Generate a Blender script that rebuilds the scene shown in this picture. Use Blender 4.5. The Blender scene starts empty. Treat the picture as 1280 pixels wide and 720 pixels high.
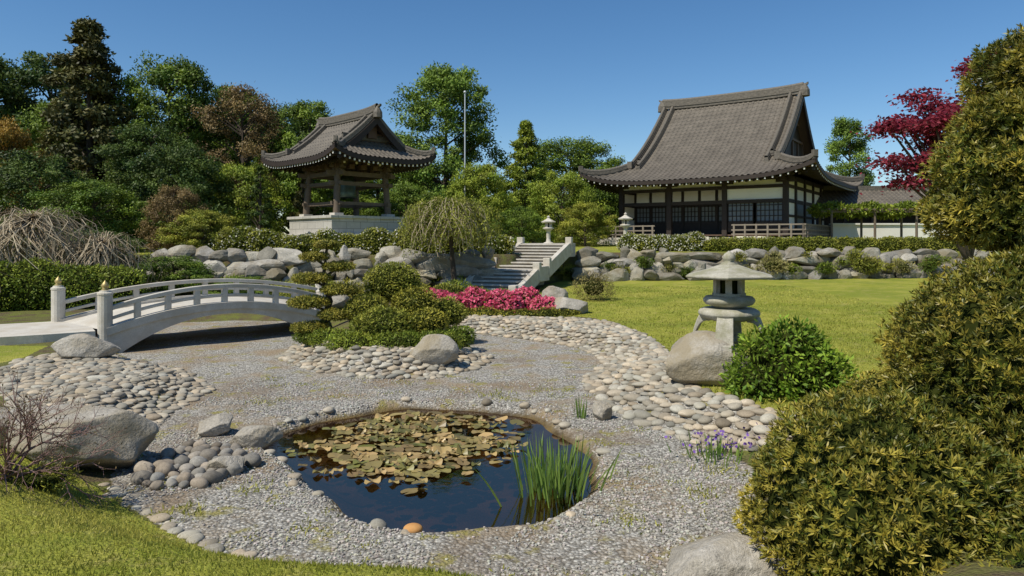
import bpy, math
import numpy as np
from math import radians, sin, cos, pi

SC = bpy.context.scene
COL = SC.collection
rs = np.random.RandomState

# ------------------------------------------------------------------ helpers
def nrm(v):
    v = np.asarray(v, float)
    l = np.linalg.norm(v, axis=-1, keepdims=True)
    return v / np.maximum(l, 1e-9)

def n3(P, f=1.0, seed=0, k=7):
    r = rs(seed); o = np.zeros(len(P))
    for i in range(k):
        d = r.normal(size=3) * f * (1 + .35 * i / k)
        o += np.sin(P @ d + r.uniform(0, 6.28))
    return o / k * 1.8

def empty(name, loc=(0, 0, 0), rz=0):
    e = bpy.data.objects.new(name, None); COL.objects.link(e)
    e.location = loc; e.rotation_euler = (0, 0, rz); e.empty_display_size = .3
    return e

class MB:
    def __init__(s):
        s.V = []; s.L = []; s.S = []; s.M = []; s.C = []; s.sm = []; s.nv = 0; s.nl = 0
    def add(s, V, F, mat=0, col=(1, 1, 1), smooth=False):
        V = np.asarray(V, float); F = np.asarray(F, int)
        n, k = F.shape
        s.V.append(V); s.L.append((F + s.nv).ravel())
        s.S.append(s.nl + np.arange(n) * k); s.M.append(np.full(n, mat)); s.sm.append(np.full(n, smooth))
        c = np.asarray(col, float)
        if c.ndim == 1: c = np.tile(c, (len(V), 1))
        s.C.append(c); s.nv += len(V); s.nl += n * k
    def mesh(s, name, mats):
        me = bpy.data.meshes.new(name)
        V = np.concatenate(s.V); L = np.concatenate(s.L); S = np.concatenate(s.S)
        me.vertices.add(len(V)); me.vertices.foreach_set('co', V.ravel())
        me.loops.add(len(L)); me.loops.foreach_set('vertex_index', L.astype(np.int32))
        me.polygons.add(len(S)); me.polygons.foreach_set('loop_start', S.astype(np.int32))
        me.polygons.foreach_set('material_index', np.concatenate(s.M).astype(np.int32))
        me.polygons.foreach_set('use_smooth', np.concatenate(s.sm).astype(bool))
        C = np.concatenate(s.C); C4 = np.ones((len(C), 4)); C4[:, :3] = C
        at = me.color_attributes.new('tint', 'FLOAT_COLOR', 'POINT')
        at.data.foreach_set('color', C4.ravel())
        for m in mats: me.materials.append(m)
        me.update(calc_edges=True)
        return me
    def obj(s, name, mats, parent=None, bevel=0):
        o = bpy.data.objects.new(name, s.mesh(name, mats)); COL.objects.link(o)
        if parent: o.parent = parent
        if bevel:
            b = o.modifiers.new('bev', 'BEVEL'); b.width = bevel; b.segments = 2; b.limit_method = 'ANGLE'
        return o

BOXF = np.array([[0, 3, 2, 1], [4, 5, 6, 7], [0, 1, 5, 4], [1, 2, 6, 5], [2, 3, 7, 6], [3, 0, 4, 7]])
def box(c, s, rz=0):
    x, y, z = np.array(s) / 2.
    V = np.array([[-x, -y, -z], [x, -y, -z], [x, y, -z], [-x, y, -z], [-x, -y, z], [x, -y, z], [x, y, z], [-x, y, z]])
    if rz:
        R = np.array([[cos(rz), -sin(rz), 0], [sin(rz), cos(rz), 0], [0, 0, 1]]); V = V @ R.T
    return V + np.array(c), BOXF

def limb(p0, p1, r0, r1, n=6):
    p0 = np.array(p0, float); p1 = np.array(p1, float); d = nrm(p1 - p0)
    u = np.cross(d, [0, 0, 1.]) if abs(d[2]) < .95 else np.cross(d, [1., 0, 0]); u = nrm(u); w = np.cross(d, u)
    a = np.arange(n) * 2 * pi / n
    ring = np.outer(np.cos(a), u) + np.outer(np.sin(a), w)
    V = np.vstack([p0 + ring * r0, p1 + ring * r1])
    i = np.arange(n); j = (i + 1) % n
    return V, np.stack([i, j, j + n, i + n], 1)

def tube(P, R, n=7):
    P = np.asarray(P, float); T = nrm(np.gradient(P, axis=0))
    Vs = []
    a = np.arange(n) * 2 * pi / n
    for p, t, r in zip(P, T, R):
        u = np.cross(t, [.31, .2, .93]); u = nrm(u); w = np.cross(t, u)
        Vs.append(p + (np.outer(np.cos(a), u) + np.outer(np.sin(a), w)) * r)
    V = np.vstack(Vs); F = []
    i = np.arange(n); j = (i + 1) % n
    for k in range(len(P) - 1):
        F.append(np.stack([i + k * n, j + k * n, j + (k + 1) * n, i + (k + 1) * n], 1))
    return V, np.vstack(F)

def lathe(prof, c=(0, 0, 0), n=24, sq=0, rot=0):
    prof = np.array(prof, float); a = np.arange(n) * 2 * pi / n + rot
    V = []
    for r, z in prof:
        V.append(np.stack([r * np.cos(a), r * np.sin(a), np.full(n, z)], 1))
    V = np.vstack(V) + np.array(c); F = []
    i = np.arange(n); j = (i + 1) % n
    for k in range(len(prof) - 1):
        F.append(np.stack([i + k * n, j + k * n, j + (k + 1) * n, i + (k + 1) * n], 1))
    return V, np.vstack(F)

def sweep(P, w, h):
    P = np.asarray(P, float); T = nrm(np.gradient(P, axis=0))
    S = np.cross(T, [0, 0, 1.]); S = nrm(S); w = np.broadcast_to(w, len(P))[:, None]; h = np.broadcast_to(h, len(P))[:, None]
    U = np.array([[0, 0, 1.]])
    V = np.stack([P - S * w / 2 - U * h / 2, P + S * w / 2 - U * h / 2, P + S * w / 2 + U * h / 2, P - S * w / 2 + U * h / 2], 1).reshape(-1, 3)
    F = []
    for k in range(len(P) - 1):
        a = k * 4; b = a + 4
        for i in range(4):
            j = (i + 1) % 4; F.append([a + i, a + j, b + j, b + i])
    F.append([3, 2, 1, 0]); e = (len(P) - 1) * 4; F.append([e, e + 1, e + 2, e + 3])
    return V, np.array(F)

def gridm(G):
    n, m = G.shape[:2]
    i, j = np.meshgrid(np.arange(n - 1), np.arange(m - 1), indexing='ij')
    a = (i * m + j).ravel()
    return G.reshape(-1, G.shape[-1]), np.stack([a, a + m, a + m + 1, a + 1], 1)

_ico = {}
def ico(sub):
    if sub not in _ico:
        import bmesh
        bm = bmesh.new(); bmesh.ops.create_icosphere(bm, subdivisions=sub, radius=1)
        V = np.array([v.co[:] for v in bm.verts]); F = np.array([[v.index for v in f.verts] for f in bm.faces]); bm.free()
        _ico[sub] = (nrm(V), F)
    return _ico[sub]

def rotz(V, a):
    R = np.array([[cos(a), -sin(a), 0], [sin(a), cos(a), 0], [0, 0, 1]]); return V @ R.T

def rock(c, s, seed, sub=4, cuts=12, rough=.05, rz=None):
    r = rs(seed); V, F = ico(sub); V = V.copy()
    for k in range(cuts):
        n = nrm(r.normal(size=3)); d = r.uniform(.55, .88)
        p = V @ n; m = p > d; V[m] -= np.outer(p[m] - d, n) * .92
    V *= (1 + rough * n3(V, 3, seed) + rough * .5 * n3(V, 8, seed + 1) + rough * .22 * n3(V, 22, seed + 2))[:, None]
    V = V * np.array(s) / 2 * 1.12
    V = rotz(V, 0 if rz is None else rz)
    return V + np.array(c), F

def leafq(P, D, L, W, rng, droop=.0, up=None, un=.3):
    n = len(P); D = nrm(D); L = np.broadcast_to(L, n)[:, None]; W = np.broadcast_to(W, n)[:, None]
    R = rng.normal(size=(n, 3)) if up is None else up + rng.normal(size=(n, 3)) * un
    S = nrm(np.cross(D, R))
    tip = P + D * L; tip[:, 2] -= droop * L[:, 0]
    mid = P + D * L * .45
    V = np.stack([P, mid + S * W / 2, tip, mid - S * W / 2], 1).reshape(-1, 3)
    return V, np.arange(n * 4).reshape(n, 4)

def rep4(c): return np.repeat(c, 4, axis=0)

def sdpoly(X, Y, poly):
    poly = np.array(poly, float); sh = X.shape; X = X.ravel(); Y = Y.ravel()
    d = np.full(X.shape, 1e18); ins = np.zeros(X.shape, bool); n = len(poly)
    for i in range(n):
        ax, ay = poly[i]; bx, by = poly[(i + 1) % n]
        ex, ey = bx - ax, by - ay
        t = np.clip(((X - ax) * ex + (Y - ay) * ey) / (ex * ex + ey * ey), 0, 1)
        d = np.minimum(d, (X - ax - t * ex) ** 2 + (Y - ay - t * ey) ** 2)
        c = ((ay > Y) != (by > Y))
        xi = ax + (Y - ay) / (ey if ey else 1e-12) * ex
        ins ^= (c & (X < xi))
    d = np.sqrt(d); return np.where(ins, -d, d).reshape(sh)

def smooth_poly(p, it=2):
    p = np.array(p, float)
    for _ in range(it):
        q = np.roll(p, -1, 0); p = np.stack([.75 * p + .25 * q, .25 * p + .75 * q], 1).reshape(-1, 2)
    return p

def sst(x, a, b):
    t = np.clip((x - a) / (b - a), 0, 1); return t * t * (3 - 2 * t)

# ------------------------------------------------------------------ materials
def newmat(name):
    m = bpy.data.materials.new(name); m.use_nodes = True
    nt = m.node_tree; nt.nodes.clear()
    out = nt.nodes.new('ShaderNodeOutputMaterial')
    return m, nt, out
def N(nt, t, **kw):
    n = nt.nodes.new(t)
    for k, v in kw.items(): setattr(n, k, v)
    return n
def setc(sock, c): sock.default_value = (c[0], c[1], c[2], 1)
def mixc(nt, fac, a, b, mode='MIX'):
    n = N(nt, 'ShaderNodeMix', data_type='RGBA', blend_type=mode)
    for s, v in ((n.inputs[0], fac), (n.inputs[6], a), (n.inputs[7], b)):
        if isinstance(v, (int, float)): s.default_value = v
        elif isinstance(v, tuple): s.default_value = (*v, 1)
        else: nt.links.new(v, s)
    return n.outputs[2]
def ramp(nt, inp, stops):
    n = N(nt, 'ShaderNodeValToRGB'); el = n.color_ramp.elements
    while len(el) < len(stops): el.new(.5)
    for e, (p, c) in zip(el, stops):
        e.position = p; e.color = (*c, 1) if isinstance(c, tuple) else (c, c, c, 1)
    nt.links.new(inp, n.inputs[0]); return n.outputs[0]
def noise(nt, scale, detail=4, vec=None, rough=.55):
    n = N(nt, 'ShaderNodeTexNoise'); n.inputs['Scale'].default_value = scale; n.inputs['Detail'].default_value = detail
    n.inputs['Roughness'].default_value = rough
    if vec: nt.links.new(vec, n.inputs['Vector'])
    return n.outputs[0]
def geo(nt): return N(nt, 'ShaderNodeNewGeometry').outputs['Position']
def objc(nt): return N(nt, 'ShaderNodeTexCoord').outputs['Object']
def tint(nt):
    a = N(nt, 'ShaderNodeAttribute', attribute_name='tint'); s = N(nt, 'ShaderNodeSeparateColor')
    nt.links.new(a.outputs['Color'], s.inputs[0]); return s.outputs
def bump(nt, h, st, dist):
    b = N(nt, 'ShaderNodeBump'); b.inputs['Strength'].default_value = st; b.inputs['Distance'].default_value = dist
    nt.links.new(h, b.inputs['Height']); return b.outputs[0]
def math_(nt, op, a, b=0.):
    n = N(nt, 'ShaderNodeMath', operation=op)
    for s, v in zip(n.inputs, (a, b)):
        if isinstance(v, (int, float)): s.default_value = v
        else: nt.links.new(v, s)
    return n.outputs[0]
def pbsdf(nt, out, col, rough=.8, normal=None, spec=.3, metal=0):
    p = N(nt, 'ShaderNodeBsdfPrincipled')
    if isinstance(col, tuple): p.inputs['Base Color'].default_value = (*col, 1)
    else: nt.links.new(col, p.inputs['Base Color'])
    p.inputs['Roughness'].default_value = rough; p.inputs['Specular IOR Level'].default_value = spec
    p.inputs['Metallic'].default_value = metal
    if normal: nt.links.new(normal, p.inputs['Normal'])
    nt.links.new(p.outputs[0], out.inputs[0]); return p

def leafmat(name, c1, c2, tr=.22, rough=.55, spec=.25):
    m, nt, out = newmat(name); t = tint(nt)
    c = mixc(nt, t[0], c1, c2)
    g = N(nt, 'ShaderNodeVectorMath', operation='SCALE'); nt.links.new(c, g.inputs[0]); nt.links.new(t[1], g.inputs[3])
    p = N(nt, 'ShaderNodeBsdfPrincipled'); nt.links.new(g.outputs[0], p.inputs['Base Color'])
    p.inputs['Roughness'].default_value = rough; p.inputs['Specular IOR Level'].default_value = spec
    tl = N(nt, 'ShaderNodeBsdfTranslucent'); nt.links.new(g.outputs[0], tl.inputs[0])
    mx = N(nt, 'ShaderNodeMixShader'); mx.inputs[0].default_value = tr
    nt.links.new(p.outputs[0], mx.inputs[1]); nt.links.new(tl.outputs[0], mx.inputs[2]); nt.links.new(mx.outputs[0], out.inputs[0])
    return m

def stonemat(name, c1, c2, c3=None, scale=6, bs=.5, bd=.02, rough=.85, usetint=False, dark=.6):
    m, nt, out = newmat(name); v = objc(nt)
    n1 = noise(nt, scale, 8, v, .65)
    c = mixc(nt, ramp(nt, n1, [(.3, 0.), (.7, 1.)]), c1, c2)
    n2 = noise(nt, scale * 9, 4, v, .7)
    c = mixc(nt, ramp(nt, n2, [(.35, .0), (.75, dark)]), c, tuple(x * .4 for x in c1))
    if c3:
        n4 = noise(nt, scale * .4, 6, v, .65)
        c = mixc(nt, ramp(nt, n4, [(.45, 0.), (.62, .85)]), c, c3)
    if usetint:
        g = N(nt, 'ShaderNodeVectorMath', operation='MULTIPLY'); a = N(nt, 'ShaderNodeAttribute', attribute_name='tint')
        nt.links.new(c, g.inputs[0]); nt.links.new(a.outputs['Color'], g.inputs[1]); c = g.outputs[0]
    h = math_(nt, 'ADD', n1, math_(nt, 'MULTIPLY', n2, .35))
    pbsdf(nt, out, c, rough, bump(nt, h, bs, bd)); return m

def woodmat(name, c1, c2, sc=3):
    m, nt, out = newmat(name); v = objc(nt)
    n1 = noise(nt, sc, 6, v, .6)
    c = mixc(nt, n1, c1, c2); pbsdf(nt, out, c, .65, bump(nt, n1, .3, .01)); return m

M = {}
M['granite'] = stonemat('granite', (.52, .48, .41), (.64, .60, .52), (.44, .39, .31), 5, .35, .01, dark=.45)
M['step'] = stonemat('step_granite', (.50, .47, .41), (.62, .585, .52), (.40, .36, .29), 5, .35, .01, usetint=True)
M['lantern'] = stonemat('weathered_lantern_stone', (.38, .355, .28), (.56, .53, .44), (.24, .23, .14), 7, .7, .02)
M['boulder'] = stonemat('boulder_stone', (.33, .30, .245), (.54, .50, .43), (.29, .24, .155), 3.2, .9, .07)
M['wallrock'] = stonemat('wall_rock', (.28, .265, .23), (.52, .49, .43), (.23, .19, .125), 2, .9, .08, usetint=True)
M['cobble'] = stonemat('cobble_stone', (.44, .385, .29), (.57, .51, .405), (.36, .32, .24), 5, .4, .012, usetint=True)
M['pebble'] = stonemat('dark_pebble_stone', (.26, .235, .195), (.39, .355, .30), None, 5, .3, .01, usetint=True)
M['chip'] = stonemat('gravel_chip', (.42, .39, .335), (.57, .535, .47), None, 5, .3, .01, usetint=True)
M['wood'] = woodmat('dark_timber', (.022, .016, .013), (.05, .036, .028))
M['wood2'] = woodmat('brown_timber', (.085, .052, .034), (.14, .09, .06))
M['greywood'] = woodmat('grey_timber', (.09, .066, .047), (.18, .14, .10))
M['plaster'] = stonemat('white_plaster', (.78, .75, .66), (.83, .80, .72), None, 1.2, .05, .005, dark=.05)
M['bark'] = stonemat('bark', (.055, .042, .03), (.11, .085, .06), None, 7, .8, .03)
m, nt, out = newmat('bronze'); pbsdf(nt, out, (.12, .16, .12), .45, None, .5, .7); M['bronze'] = m
m, nt, out = newmat('brass_cap'); pbsdf(nt, out, (.45, .34, .14), .5, None, .5, .5); M['gold'] = m
m, nt, out = newmat('steel_paint'); pbsdf(nt, out, (.5, .52, .54), .4, None, .5, .2); M['steel'] = m
m, nt, out = newmat('shoji_paper'); pbsdf(nt, out, (.20, .22, .23), .7); M['shoji'] = m
m, nt, out = newmat('roof_tiles'); t = tint(nt)
fr = math_(nt, 'FRACT', math_(nt, 'MULTIPLY', t[0], 3.3))
n1 = noise(nt, 1.3, 6, objc(nt)); n2 = noise(nt, 14, 3, objc(nt))
c = mixc(nt, ramp(nt, n1, [(.3, 0.), (.7, 1.)]), (.112, .095, .072), (.19, .162, .125))
c = mixc(nt, ramp(nt, n2, [(.35, 0.), (.7, .6)]), c, (.055, .048, .04))
c = mixc(nt, ramp(nt, fr, [(.0, .85), (.2, 0.)]), c, (.014, .012, .011))
pbsdf(nt, out, c, .6, bump(nt, fr, .6, .05), .35); M['tile'] = m
m, nt, out = newmat('ridge_tiles'); w = N(nt, 'ShaderNodeTexNoise'); w.inputs['Scale'].default_value = 8
nt.links.new(objc(nt), w.inputs['Vector'])
c = mixc(nt, w.outputs[0], (.07, .062, .05), (.19, .165, .13)); pbsdf(nt, out, c, .6, bump(nt, w.outputs[0], .6, .05)); M['ridge'] = m

L = {}
L['oak'] = leafmat('leaf_mid_green', (.055, .11, .012), (.20, .27, .032))
L['linden'] = leafmat('leaf_linden', (.075, .14, .018), (.22, .31, .045))
L['dark'] = leafmat('leaf_dark_green', (.03, .065, .012), (.12, .165, .03))
L['bright'] = leafmat('leaf_bright_green', (.13, .20, .018), (.34, .38, .045))
L['conifer'] = leafmat('needle_dark', (.055, .065, .02), (.17, .155, .045), .12)
L['bronze'] = leafmat('leaf_bronze', (.16, .105, .045), (.28, .20, .075))
L['orange'] = leafmat('leaf_orange', (.24, .13, .02), (.38, .25, .04))
L['yew'] = leafmat('leaf_olive_yew', (.085, .115, .014), (.46, .36, .055), .2, .45, .35)
L['topi'] = leafmat('leaf_topiary', (.15, .17, .018), (.42, .37, .05), .15)
L['hedge'] = leafmat('leaf_hedge', (.14, .18, .018), (.40, .38, .055), .2)
L['red'] = leafmat('leaf_red_maple', (.15, .018, .035), (.40, .05, .08), .4)
L['pink'] = leafmat('azalea_petals', (.66, .07, .17), (.85, .22, .31), .3)
L['white'] = leafmat('white_petals', (.6, .58, .48), (.75, .72, .6), .3)
L['grass'] = leafmat('grass_blades', (.22, .255, .028), (.50, .46, .10), .3)
L['iris'] = leafmat('iris_blades', (.10, .20, .04), (.30, .42, .09), .3, .4)
L['violet'] = leafmat('violet_petals', (.16, .06, .45), (.3, .15, .6), .3)
L['dry'] = leafmat('dry_twigs', (.32, .25, .16), (.56, .46, .31), .1)
L['pad'] = leafmat('lily_pad', (.15, .16, .04), (.46, .31, .13), .1, .4, .35)
L['fresh'] = leafmat('leaf_fresh', (.09, .19, .015), (.34, .45, .05), .3)
L['straw'] = leafmat('leaf_straw', (.22, .22, .06), (.5, .42, .16), .2)
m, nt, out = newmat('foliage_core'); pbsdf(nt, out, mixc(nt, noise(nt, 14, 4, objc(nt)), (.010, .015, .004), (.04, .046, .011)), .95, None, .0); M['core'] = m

# ------------------------------------------------------------------ layout in metres
POND = smooth_poly([(-3.21, 8.70), (-3.0, 9.48), (-2.38, 10.15), (-1.49, 10.55), (-.49, 10.4), (.24, 10.06), (.65, 9.27), (.93, 8.36), (1.0, 7.61), (.89, 6.99),
        (.45, 6.42), (.07, 6.09), (-.42, 5.92), (-.98, 5.96), (-1.47, 6.27), (-1.94, 6.88), (-2.37, 7.61), (-2.91, 8.14)], 2)
cp = POND.mean(0); aa = np.arctan2(POND[:, 1] - cp[1], POND[:, 0] - cp[0])
POND = cp + (POND - cp) * (1 + .02 * np.sin(aa * 7 + 1) + .014 * np.sin(aa * 13 + 2))[:, None]
BASIN = smooth_poly([(2.69, 7.9), (2.3, 6.3), (1.9, 5.0), (1.7, 4.3), (.9, 4.3), (.11, 4.75), (-.71, 4.96), (-1.48, 5.15), (-2.37, 5.5), (-3.3, 6.2), (-4.05, 6.94),
         (-4.5, 7.9), (-4.74, 8.9), (-4.94, 9.9), (-5.0, 11.5), (-6.2, 13), (-8.45, 14.7), (-8.9, 15.6), (-10.6, 17.5), (-11.5, 20), (-9, 21.2), (-6.4, 20.9),
         (-5.4, 19), (-5.2, 17.5), (-4.93, 14.4), (-3.64, 12.9), (-2.6, 12.3), (-1.45, 12.4), (-.63, 13.3), (-.48, 14.7), (-1.3, 17.05), (-2.12, 18.6),
         (-.85, 18.07), (.98, 16.66), (1.79, 15.2), (1.8, 13.3), (1.17, 12.2), (1.43, 10.15), (1.94, 8.7)], 1)
TERR = [(-120, 27.3), (-12, 27.5), (-3, 28.5), (.2, 30.0), (2.4, 34.0), (22, 34.6), (120, 34.6), (900, 900), (-900, 900)]
COB_R = smooth_poly([(-2.3, 18.9), (-.85, 18.07), (.98, 16.66), (1.79, 15.2), (1.8, 13.3), (1.17, 12.2), (1.43, 10.15), (1.94, 8.7), (2.69, 7.9), (3.6, 7.9), (3.6, 8.6), (2.95, 9.6),
         (2.7, 11.2), (3.15, 13.7), (3.1, 16.2), (2.35, 19.0), (.24, 19.6), (-1.9, 19.9)], 1)
COB_I = [(-5.1, 15.9), (-4.93, 14.4), (-3.64, 12.85), (-2.6, 12.25), (-1.45, 12.35), (-.60, 13.3), (-.40, 14.7), (-.85, 15.4), (-1.2, 14.5), (-1.9, 13.7), (-2.98, 13.7), (-4.1, 15.0), (-4.5, 16)]
COB_L = [(-8.45, 14.5), (-6.2, 13), (-5.0, 11.5), (-4.9, 9.9), (-4.7, 8.9), (-4.97, 8.1), (-6.3, 8.7), (-8.3, 10.8), (-9.0, 12.5)]
LAWN_R = [(3.6, 7.9), (3.6, 8.6), (2.95, 9.6), (2.7, 11.2), (3.15, 13.7), (3.1, 16.2), (2.35, 19.2), (.9, 20.2), (.8, 24), (1.3, 30), (2.6, 34.2), (60, 34.6), (60, 2), (4.2, 5)]
LAWN_L = [(.9, 4.2), (.11, 4.65), (-.71, 4.86), (-1.48, 5.05), (-2.37, 5.4), (-3.3, 6.1), (-4.15, 6.84), (-5.2, 7.4), (-6.5, 8.5), (-9, 10.8), (-9.1, 12.7), (-9.5, 14), (-12, 14), (-60, 13), (-60, -30), (30, -30), (30, 2), (3, 3)]

def height(X, Y):
    sb = sdpoly(X, Y, BASIN); sp = sdpoly(X, Y, POND); st = sdpoly(X, Y, TERR)
    out = np.clip(sb, 0, None)
    h = .28 * sst(out, 0, 1.1) + .014 * np.clip(out - 1, 0, 25)
    h += .13 * np.clip(6.6 - Y, 0, 7) * sst(out, 0, 1.2)
    h += .10 * np.exp(-((X + 10.4) ** 2 + (Y - 15.6) ** 2) / 5.) * sst(out, 0, .8)
    h += .12 * np.exp(-((X + 3.0) ** 2 + (Y - 15.2) ** 2) / 3.) * sst(out, 0, .8)
    P = np.stack([X.ravel(), Y.ravel(), X.ravel() * 0], 1)
    nz = n3(P, 1.6, 3).reshape(X.shape)
    near = (np.abs(X) < 40) & (Y < 60)
    h += np.where(near, .018 * nz, 0)
    tz = 1.85 + .03 * np.clip(-st, 0, 30)
    k = sst(-st, 0., .35)
    h = h * (1 - k) + tz * k
    h = np.where(sp < .12, h - .5 * sst(-sp, -.10, .75) - .06 * sst(-sp, -.12, .0), h)
    return h
def hz(x, y): return float(height(np.array([float(x)]), np.array([float(y)]))[0])
def hv(x, y): return height(np.asarray(x, float), np.asarray(y, float))

# ------------------------------------------------------------------ ground
def axis(lo, hi, fine, far):
    a = np.arange(lo, hi, fine); s = fine; r = [a[-1]]
    while r[-1] < far: s *= 1.12; r.append(r[-1] + s)
    l = [a[0]]; s = fine
    while l[-1] > -far: s *= 1.12; l.append(l[-1] - s)
    return np.concatenate([l[::-1][:-1], a, r[1:]])
xs = axis(-12, 6, .07, 900); ys = axis(3.5, 21, .07, 900)
ys = np.unique(np.concatenate([ys[ys < 900], np.arange(26.5, 36, .15)])); ys = ys[ys > -200]
X, Y = np.meshgrid(xs, ys, indexing='ij')
Z = height(X, Y)
sL = np.minimum(sdpoly(X, Y, LAWN_R), sdpoly(X, Y, LAWN_L)); sb = sdpoly(X, Y, BASIN); sp = sdpoly(X, Y, POND)
sC = np.minimum(np.minimum(sdpoly(X, Y, COB_R), sdpoly(X, Y, COB_I)), sdpoly(X, Y, COB_L))
grass = sst(-sL, -.06, .06)
st_ = sdpoly(X, Y, TERR); grass = np.maximum(grass, sst(-st_, .2, 1.) * .9)
soil = sst(sb, -.05, .15) * (1 - sst(-sC, -.05, .05))
wet = sst(-sp, -.07, .04)
mb = MB(); V, F = gridm(np.stack([X, Y, Z], -1))
mb.add(V, F, 0, np.stack([grass.ravel(), soil.ravel(), wet.ravel()], 1), True)
m, nt, out = newmat('garden_ground'); p = geo(nt); t = tint(nt)
vor = N(nt, 'ShaderNodeTexVoronoi'); vor.inputs['Scale'].default_value = 34; nt.links.new(p, vor.inputs['Vector'])
vs = N(nt, 'ShaderNodeSeparateColor'); nt.links.new(vor.outputs['Color'], vs.inputs[0])
grav = ramp(nt, vs.outputs[0], [(0., (.20, .19, .165)), (.35, (.34, .325, .29)), (.7, (.47, .45, .40)), (1., (.62, .595, .53))])
grav = mixc(nt, ramp(nt, vor.outputs['Distance'], [(.35, 0.), (.75, .7)]), grav, (.10, .085, .065))
big = noise(nt, .8, 6, p, .62); big2 = noise(nt, 2.3, 6, p, .65); big3 = noise(nt, .33, 6, p, .6)
grav = mixc(nt, ramp(nt, big, [(.48, 0.), (.62, .75)]), grav, (.30, .22, .13))
grav = mixc(nt, ramp(nt, big3, [(.52, 0.), (.60, .6)]), grav, (.20, .15, .10))
grav = mixc(nt, ramp(nt, big2, [(.56, 0.), (.64, .8)]), grav, (.26, .23, .06))
gn = noise(nt, 1.1, 6, p, .65); gn2 = noise(nt, 70, 3, p, .7)
gcol = mixc(nt, ramp(nt, gn, [(.32, 0.), (.68, 1.)]), (.26, .29, .03), (.47, .43, .09))
gcol = mixc(nt, ramp(nt, gn2, [(.3, 0.), (.7, .75)]), gcol, (.13, .155, .02))
gcol = mixc(nt, ramp(nt, noise(nt, .5, 5, p, .6), [(.46, 0.), (.60, .65)]), gcol, (.17, .21, .028))
gcol = mixc(nt, ramp(nt, noise(nt, 2.9, 6, p, .7), [(.54, 0.), (.68, .7)]), gcol, (.38, .31, .12))
so = mixc(nt, ramp(nt, big2, [(.4, 0.), (.6, 1.)]), (.13, .095, .06), (.17, .19, .04))
so = mixc(nt, ramp(nt, noise(nt, 40, 3, p), [(.35, 0.), (.7, .6)]), so, (.06, .05, .03))
edge = math_(nt, 'MULTIPLY', math_(nt, 'SUBTRACT', noise(nt, 9, 5, p), .5), .9)
fs = ramp(nt, math_(nt, 'ADD', t[1], edge), [(.42, 0.), (.58, 1.)])
fg = ramp(nt, math_(nt, 'ADD', t[0], edge), [(.42, 0.), (.58, 1.)])
c = mixc(nt, fs, grav, so); c = mixc(nt, fg, c, gcol); c = mixc(nt, t[2], c, mixc(nt, ramp(nt, big2, [(.4, 0.), (.6, 1.)]), (.07, .05, .024), (.17, .12, .05)))
hh = math_(nt, 'ADD', math_(nt, 'MULTIPLY', vor.outputs['Distance'], -1.), math_(nt, 'MULTIPLY', gn2, .8))
pbsdf(nt, out, c, .95, bump(nt, hh, .9, .018), .1); M['ground'] = m
mb.obj('ground', [m])

# pond water
m, nt, out = newmat('pond_water'); fz = N(nt, 'ShaderNodeFresnel'); fz.inputs[0].default_value = 1.33
bn = bump(nt, noise(nt, 5, 3, geo(nt)), .06, .02)
gl = N(nt, 'ShaderNodeBsdfGlossy'); gl.inputs['Roughness'].default_value = .04; nt.links.new(bn, gl.inputs['Normal']); setc(gl.inputs[0], (.56, .48, .40))
tr = N(nt, 'ShaderNodeBsdfTransparent'); setc(tr.inputs[0], (.46, .32, .15))
fac = math_(nt, 'ADD', math_(nt, 'MULTIPLY', fz.outputs[0], .45), .01)
mx = N(nt, 'ShaderNodeMixShader'); nt.links.new(fac, mx.inputs[0]); nt.links.new(tr.outputs[0], mx.inputs[1]); nt.links.new(gl.outputs[0], mx.inputs[2]); nt.links.new(mx.outputs[0], out.inputs[0])
mb = MB(); cc = POND.mean(0); pp = cc + (POND - cc) * 1.04; n = len(pp)
V = np.vstack([[[cc[0], cc[1], -.10]], np.c_[pp, np.full(n, -.10)]])
i = np.arange(n); mb.add(V, np.stack([np.zeros(n, int), i + 1, (i + 1) % n + 1], 1), 0)
mb.obj('pond_water', [m])

# ------------------------------------------------------------------ cobbles etc
def dart(poly, rmin, rmax, tries, seed, k=.86):
    r = rs(seed); poly = np.array(poly); lo = poly.min(0); hi = poly.max(0)
    C = r.uniform(lo, hi, (tries, 2)); C = C[sdpoly(C[:, 0], C[:, 1], poly) < -.02]
    R = r.uniform(rmin, rmax, len(C)); P = np.zeros((len(C), 3)); n = 0
    for (x, y), q in zip(C, R):
        if n:
            d = (P[:n, 0] - x) ** 2 + (P[:n, 1] - y) ** 2
            if np.any(d < ((P[:n, 2] + q) * k) ** 2): 
                q = rmin
                if np.any(d < ((P[:n, 2] + q) * k) ** 2): continue
        P[n] = (x, y, q); n += 1
    return P[:n]

def stones(mb, P, seed, sub=2, flat=.55, mat=0, sink=.25, el=(.85, 1.3), br=(.6, 1.12)):
    r = rs(seed); V0, F0 = ico(sub)
    zz = hv(P[:, 0], P[:, 1])
    for (x, y, q), z in zip(P, zz):
        V = V0 * (1 + .12 * n3(V0, 1.6, r.randint(1e6), 4))[:, None]
        e = r.uniform(*el); V = V * np.array([q * e, q / e ** .5, q * flat * r.uniform(.8, 1.2)])
        V = rotz(V, r.uniform(0, 6.28)); b = r.uniform(*br); w = r.uniform(-.07, .09)
        if r.rand() < .15: b *= .7
        c = (b * (1 + w), b, b * (1 - w))
        mb.add(V + [x, y, z + q * flat * (1 - sink) - .02], F0, mat, c, True)

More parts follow.
